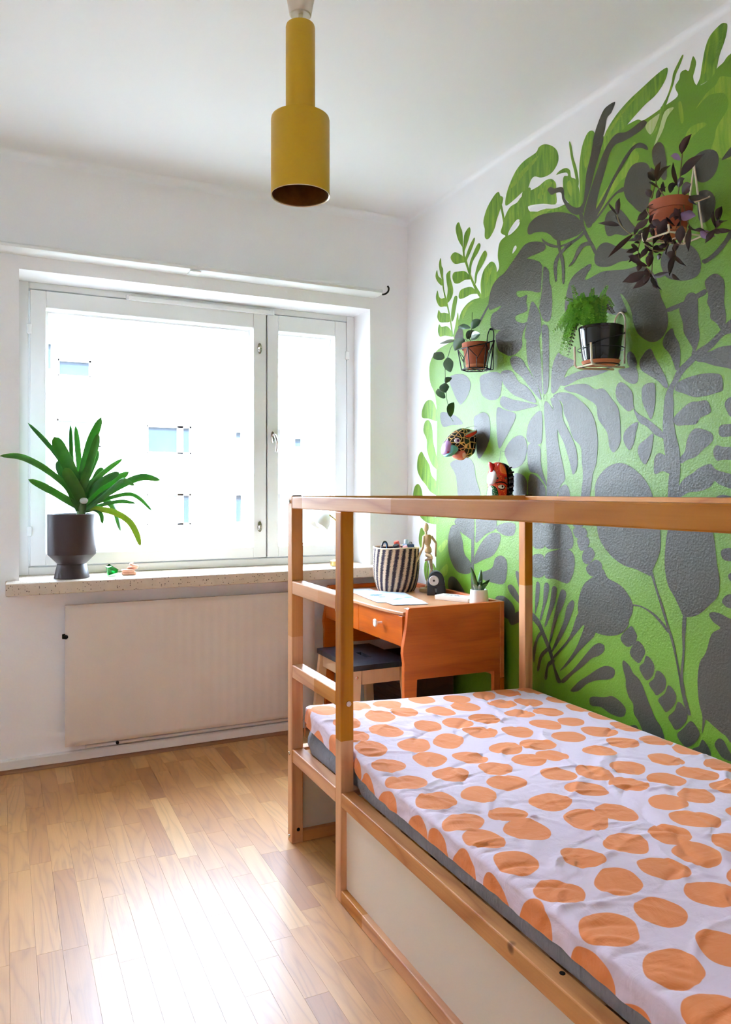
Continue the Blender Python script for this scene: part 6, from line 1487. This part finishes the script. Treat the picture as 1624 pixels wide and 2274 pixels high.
FT += [(-0.165, -1.415, 1.66), (-0.15, -1.425, 1.672), (-0.17, -1.44, 1.69), (-0.14, -1.40, 1.70), (-0.16, -1.43, 1.71), (-0.18, -1.45, 1.72)]
for i, tp in enumerate(FT):
    tp = Vector(tp); b0_ = Vector((FC.x + rf.uniform(-0.03, 0.02), FC.y + rf.uniform(-0.03, 0.03), 1.712))
    up_ = max(0.0, 0.075 - 0.5 * max(0, tp.z - 1.77))
    frond(b0_, b0_.lerp(tp, 0.5) + Vector((-0.012, 0.008, up_)), tp, 0.030 if i < 9 else 0.034, M['fern_brown'] if i in (6, 18, 25) else M['fern'])

# C: white triangular wire shelf, terracotta pot, purple plant
wc = thing('wire_wall_shelf', 'white triangular wire wall shelf under the purple plant', 'wall shelf', (-0.08, -1.84, 1.94))
ap = Vector((-0.008, -1.846, 2.176)); bl, br = Vector((-0.008, -1.806, 1.945)), Vector((-0.008, -1.880, 1.948)); fr_ = Vector((-0.178, -1.838, 1.932))
fl_, frr = Vector((-0.170, -1.800, 1.934)), Vector((-0.160, -1.890, 1.934))
tubes('frame', [([ap, bl], 0.003, False), ([ap, br], 0.003, False), ([bl, br], 0.003, False), ([bl, fl_], 0.003, False), ([br, frr], 0.003, False), ([fl_, frr], 0.003, False), ([Vector((-0.09, -1.803, 1.9395)), Vector((-0.085, -1.885, 1.941))], 0.0025, False), ([fl_, fl_ + Vector((-0.004, 0, 0.022))], 0.003, False), ([frr, frr + Vector((-0.004, 0, 0.022))], 0.003, False), ([Vector((-0.008, -1.905, 2.058)), Vector((-0.04, -1.838, 2.047))], 0.003, False)], M['cream_wire'], wc, 8)
pu = thing('purple_trailing_plant', 'dark purple trailing plant in a terracotta pot high on the mural', 'plant', (-0.1, -1.842, 1.945))
terra(pu, (-0.102, -1.842), 1.9425, 0.042, 0.0585, 0.100, 0.03)
for i, pts in enumerate(PURPLE_STEMS):
    tube('stem', catmull(pts, 4), 0.0020 if i < 5 else 0.0016, M['olive'], pu, 6)
rq = random.Random(17)
for i in range(46):
    st_ = rq.choice(PURPLE_STEMS[3:10]); k0 = rq.randrange(len(st_) - 1); a = Vector(st_[k0]).lerp(Vector(st_[k0 + 1]), rq.random())
    dr = Vector((rq.uniform(-0.5, 0.3), rq.uniform(-1, 1), rq.uniform(-1.0, 0.5))).normalized() * rq.uniform(0.022, 0.045)
    PURPLE.append((tuple(a), tuple(a + dr), rq.uniform(0.008, 0.013), 0))
for i, (a, b, w, li) in enumerate(PURPLE):
    a, b = Vector(a), Vector(b); sag = Vector((-0.004, 0, 0.006 if b.z > a.z else -0.002))
    b = a + (b - a) * 1.12
    strip('leaf', [a, a.lerp(b, 0.5) + sag, b], w * 1.4, M['lilac'] if li else M['purple'], pu, face(a, b, 0.6 * math.sin(i * 2.1)), 0.3, pointed, 6, 4, 0.0008)

# ------------------------------------------------------------------ painted masks
def puff(name, outline, yc, half, mat, parent, n=7, sub=4, flat=0.5):
    O = catmull([Vector((p[0], p[1], 0)) for p in outline], sub, True); c = sum(O, Vector()) / len(O); vv, ff = [], []
    m = len(O)
    for j in range(2 * n + 1):
        t = -PI / 2 + PI * j / (2 * n); s = max(0.02, math.cos(t)) ** flat
        for p in O:
            q = c + (p - c) * s; vv.append((q.x, yc + half * math.sin(t), q.y))
    for j in range(2 * n):
        for i in range(m):
            k = (i + 1) % m; ff.append([j * m + i, j * m + k, (j + 1) * m + k, (j + 1) * m + i])
    ff.append(list(range(m))[::-1]); ff.append([2 * n * m + i for i in range(m)])
    return obj(name, vv, ff, mat, parent, None, True, None, 70)
def net_mat():
    k = N('black_spots_yellow_net'); v = k.coord('Object')
    vo = k.n('ShaderNodeTexVoronoi', feature='DISTANCE_TO_EDGE', i_Scale=44.0, i_Randomness=0.7); k.l(v, vo.inputs['Vector'])
    f = k.ramp(vo.outputs['Distance'], [(0.06, (1, 1, 1, 1)), (0.085, (0, 0, 0, 1))])
    k.col(k.mix(f, lin((24, 18, 16)), lin((232, 184, 116)))); k.set(Roughness=0.22, Coat_Weight=0.5); return k.m
jg = thing('jaguar_mask', 'painted spotted big cat mask with pink jaw below the trailing vine', 'mask', (-0.05, -0.645, 1.33), 'painted masks on the mural wall')
jy = -0.640
puff('head', [(-0.018, 1.447), (-0.045, 1.456), (-0.078, 1.457), (-0.110, 1.444), (-0.138, 1.420), (-0.152, 1.400), (-0.152, 1.388), (-0.130, 1.378), (-0.105, 1.362), (-0.088, 1.345), (-0.066, 1.332), (-0.045, 1.325), (-0.016, 1.345), (-0.008, 1.380), (-0.008, 1.425)], jy, 0.042, net_mat(), jg)
puff('snout', [(-0.145, 1.402), (-0.160, 1.392), (-0.170, 1.370), (-0.173, 1.352), (-0.168, 1.338), (-0.155, 1.334), (-0.140, 1.345), (-0.132, 1.372)], jy, 0.028, plain('lilac_paint', (176, 136, 178), 0.25), jg)
puff('muzzle', [(-0.148, 1.378), (-0.130, 1.382), (-0.110, 1.372), (-0.106, 1.358), (-0.122, 1.342), (-0.140, 1.330), (-0.162, 1.328), (-0.166, 1.337), (-0.152, 1.350)], jy - 0.008, 0.032, plain('teal_paint', (112, 190, 186), 0.25), jg)
puff('jaw', [(-0.098, 1.356), (-0.075, 1.362), (-0.064, 1.345), (-0.064, 1.326), (-0.078, 1.314), (-0.094, 1.317), (-0.112, 1.324), (-0.124, 1.338), (-0.112, 1.346)], jy - 0.006, 0.030, plain('salmon_paint', (236, 128, 104), 0.25), jg)
puff('tongue', [(-0.094, 1.346), (-0.078, 1.350), (-0.070, 1.336), (-0.078, 1.321), (-0.090, 1.322), (-0.096, 1.332)], jy - 0.020, 0.020, plain('pale_pink_paint', (244, 190, 166), 0.25), jg)
puff('ear', [(-0.088, 1.420), (-0.062, 1.438), (-0.036, 1.446), (-0.020, 1.452), (-0.016, 1.440), (-0.026, 1.426), (-0.048, 1.414), (-0.072, 1.412)], jy - 0.034, 0.012, plain('grey_paint', (168, 176, 160), 0.4), jg)
puff('inner_ear', [(-0.083, 1.419), (-0.058, 1.433), (-0.036, 1.440), (-0.024, 1.444), (-0.026, 1.434), (-0.046, 1.420), (-0.066, 1.414)], jy - 0.042, 0.009, plain('red_paint', (224, 64, 40), 0.25), jg)
ellipsoid('eye', (-0.121, jy - 0.038, 1.398), (0.015, 0.008, 0.012), plain('eye_white', (236, 224, 232), 0.15), jg, 18, 10)
ellipsoid('pupil', (-0.121, jy - 0.0445, 1.398), (0.0065, 0.004, 0.0068), plain('violet_pupil', (78, 34, 120), 0.15), jg, 14, 8)
ellipsoid('nostril', (-0.160, jy - 0.022, 1.347), (0.006, 0.008, 0.005), plain('crimson', (190, 44, 66), 0.2), jg, 12, 8)
tube('nail', [(0.0, -0.652, 1.466), (-0.022, -0.652, 1.468), (-0.060, -0.648, 1.458)], 0.0011, M['chrome'], jg, 6)

def speck(name, base, s1, s2, sc=150.0):
    k = N(name); v = k.coord('Object')
    vo = k.n('ShaderNodeTexVoronoi', i_Scale=sc); k.l(v, vo.inputs['Vector'])
    sp = k.n('ShaderNodeSeparateColor'); k.l(vo.outputs['Color'], sp.inputs[0])
    d = k.ramp(vo.outputs['Distance'], [(0.28, (1, 1, 1, 1)), (0.36, (0, 0, 0, 1))])
    c = k.mix(d, lin(base), k.mix(k.math('GREATER_THAN', sp.outputs[0], 0.5), lin(s1), lin(s2))); k.col(c); k.set(Roughness=0.25, Coat_Weight=0.4); return k.m
hm = thing('horse_mask', 'painted red horse head mask with a ribbed black mane above the bed rail', 'mask', (-0.07, -0.935, 1.12), 'painted masks on the mural wall')
hy = -0.935; red = plain('vermilion', (222, 58, 34), 0.25, 0, 0.1, 60.0)
puff('face', [(-0.122, 1.268), (-0.104, 1.292), (-0.074, 1.293), (-0.058, 1.27), (-0.052, 1.22), (-0.055, 1.17), (-0.062, 1.12), (-0.085, 1.085), (-0.112, 1.09), (-0.124, 1.13), (-0.124, 1.18), (-0.128, 1.205), (-0.131, 1.235)], hy, 0.036, speck('red_speckle', (222, 66, 40), (246, 150, 60), (120, 24, 20)), hm)
puff('forehead', [(-0.132, 1.250), (-0.122, 1.262), (-0.114, 1.240), (-0.118, 1.215), (-0.128, 1.203), (-0.139, 1.206), (-0.138, 1.230)], hy - 0.012, 0.026, plain('white_blaze', (236, 226, 230), 0.2), hm)
puff('muzzle', [(-0.130, 1.198), (-0.112, 1.196), (-0.104, 1.16), (-0.104, 1.12), (-0.112, 1.085), (-0.132, 1.085), (-0.136, 1.13), (-0.135, 1.17)], hy - 0.008, 0.031, speck('green_speckle', (40, 96, 50), (200, 220, 170), (30, 60, 40), 170.0), hm)
puff('ear', [(-0.141, 1.294), (-0.128, 1.291), (-0.117, 1.286), (-0.119, 1.270), (-0.130, 1.252), (-0.136, 1.272)], hy - 0.012, 0.012, plain('deep_red', (196, 34, 26), 0.25), hm)
puff('ear', [(-0.110, 1.288), (-0.100, 1.292), (-0.084, 1.280), (-0.072, 1.260), (-0.068, 1.236), (-0.080, 1.238), (-0.104, 1.246), (-0.112, 1.266)], hy - 0.032, 0.010, red, hm)
puff('inner_ear', [(-0.106, 1.284), (-0.097, 1.284), (-0.086, 1.270), (-0.078, 1.252), (-0.076, 1.244), (-0.088, 1.246), (-0.103, 1.252), (-0.108, 1.268)], hy - 0.040, 0.006, plain('orange_paint', (240, 116, 50), 0.25), hm)
blkp = plain('gloss_black_mane', (22, 20, 22), 0.25)
mo = [(-0.074, 1.292), (-0.056, 1.290), (-0.036, 1.278), (-0.022, 1.255), (-0.018, 1.22), (-0.022, 1.17), (-0.034, 1.12), (-0.05, 1.095), (-0.058, 1.13), (-0.054, 1.19), (-0.056, 1.24), (-0.064, 1.275)]
mn = puff('mane', mo, hy, 0.026, blkp, hm)
for i in range(9):
    z = 1.268 - i * 0.019; x0_ = -0.050 - 0.002 * abs(4 - i) * 0.5; x1_ = -0.024 - 0.0012 * max(0, i - 4) ** 1.6 - (0.010 if i == 0 else 0)
    tube('mane_rib', [(x0_, hy - 0.0255, z), ((x0_ + x1_) / 2, hy - 0.0275, z + 0.004), (x1_, hy - 0.018, z + 0.006)], 0.0036, plain('mane_rib_grey', (66, 60, 60), 0.35), mn, 8)
ellipsoid('eye', (-0.096, hy - 0.034, 1.194), (0.016, 0.006, 0.009), plain('mask_eye_white', (240, 234, 220), 0.15), hm, 18, 10)
ellipsoid('pupil', (-0.094, hy - 0.0395, 1.195), (0.0045, 0.003, 0.0048), blkp, hm, 12, 8)
tube('brow', catmull([(-0.122, hy - 0.031, 1.209), (-0.104, hy - 0.036, 1.213), (-0.084, hy - 0.037, 1.211), (-0.064, hy - 0.030, 1.203)], 4), 0.0026, blkp, hm, 8)
tube('eye_line', catmull([(-0.112, hy - 0.036, 1.190), (-0.100, hy - 0.040, 1.183), (-0.086, hy - 0.040, 1.186), (-0.078, hy - 0.037, 1.196)], 4), 0.0016, blkp, hm, 6)
for cx_, cz_ in ((-0.114, 1.228), (-0.074, 1.228), (-0.064, 1.188)): ellipsoid('painted_dot', (cx_, hy - 0.034, cz_), (0.0045, 0.003, 0.0045), plain('dark_dot', (60, 66, 50), 0.3), hm, 10, 6)
tube('hanging_wire', [(0.0, -0.868, 1.344), (-0.030, -0.872, 1.3455), (-0.060, -0.91, 1.318), (-0.085, -0.935, 1.288)], 0.0008, M['chrome'], hm, 6)
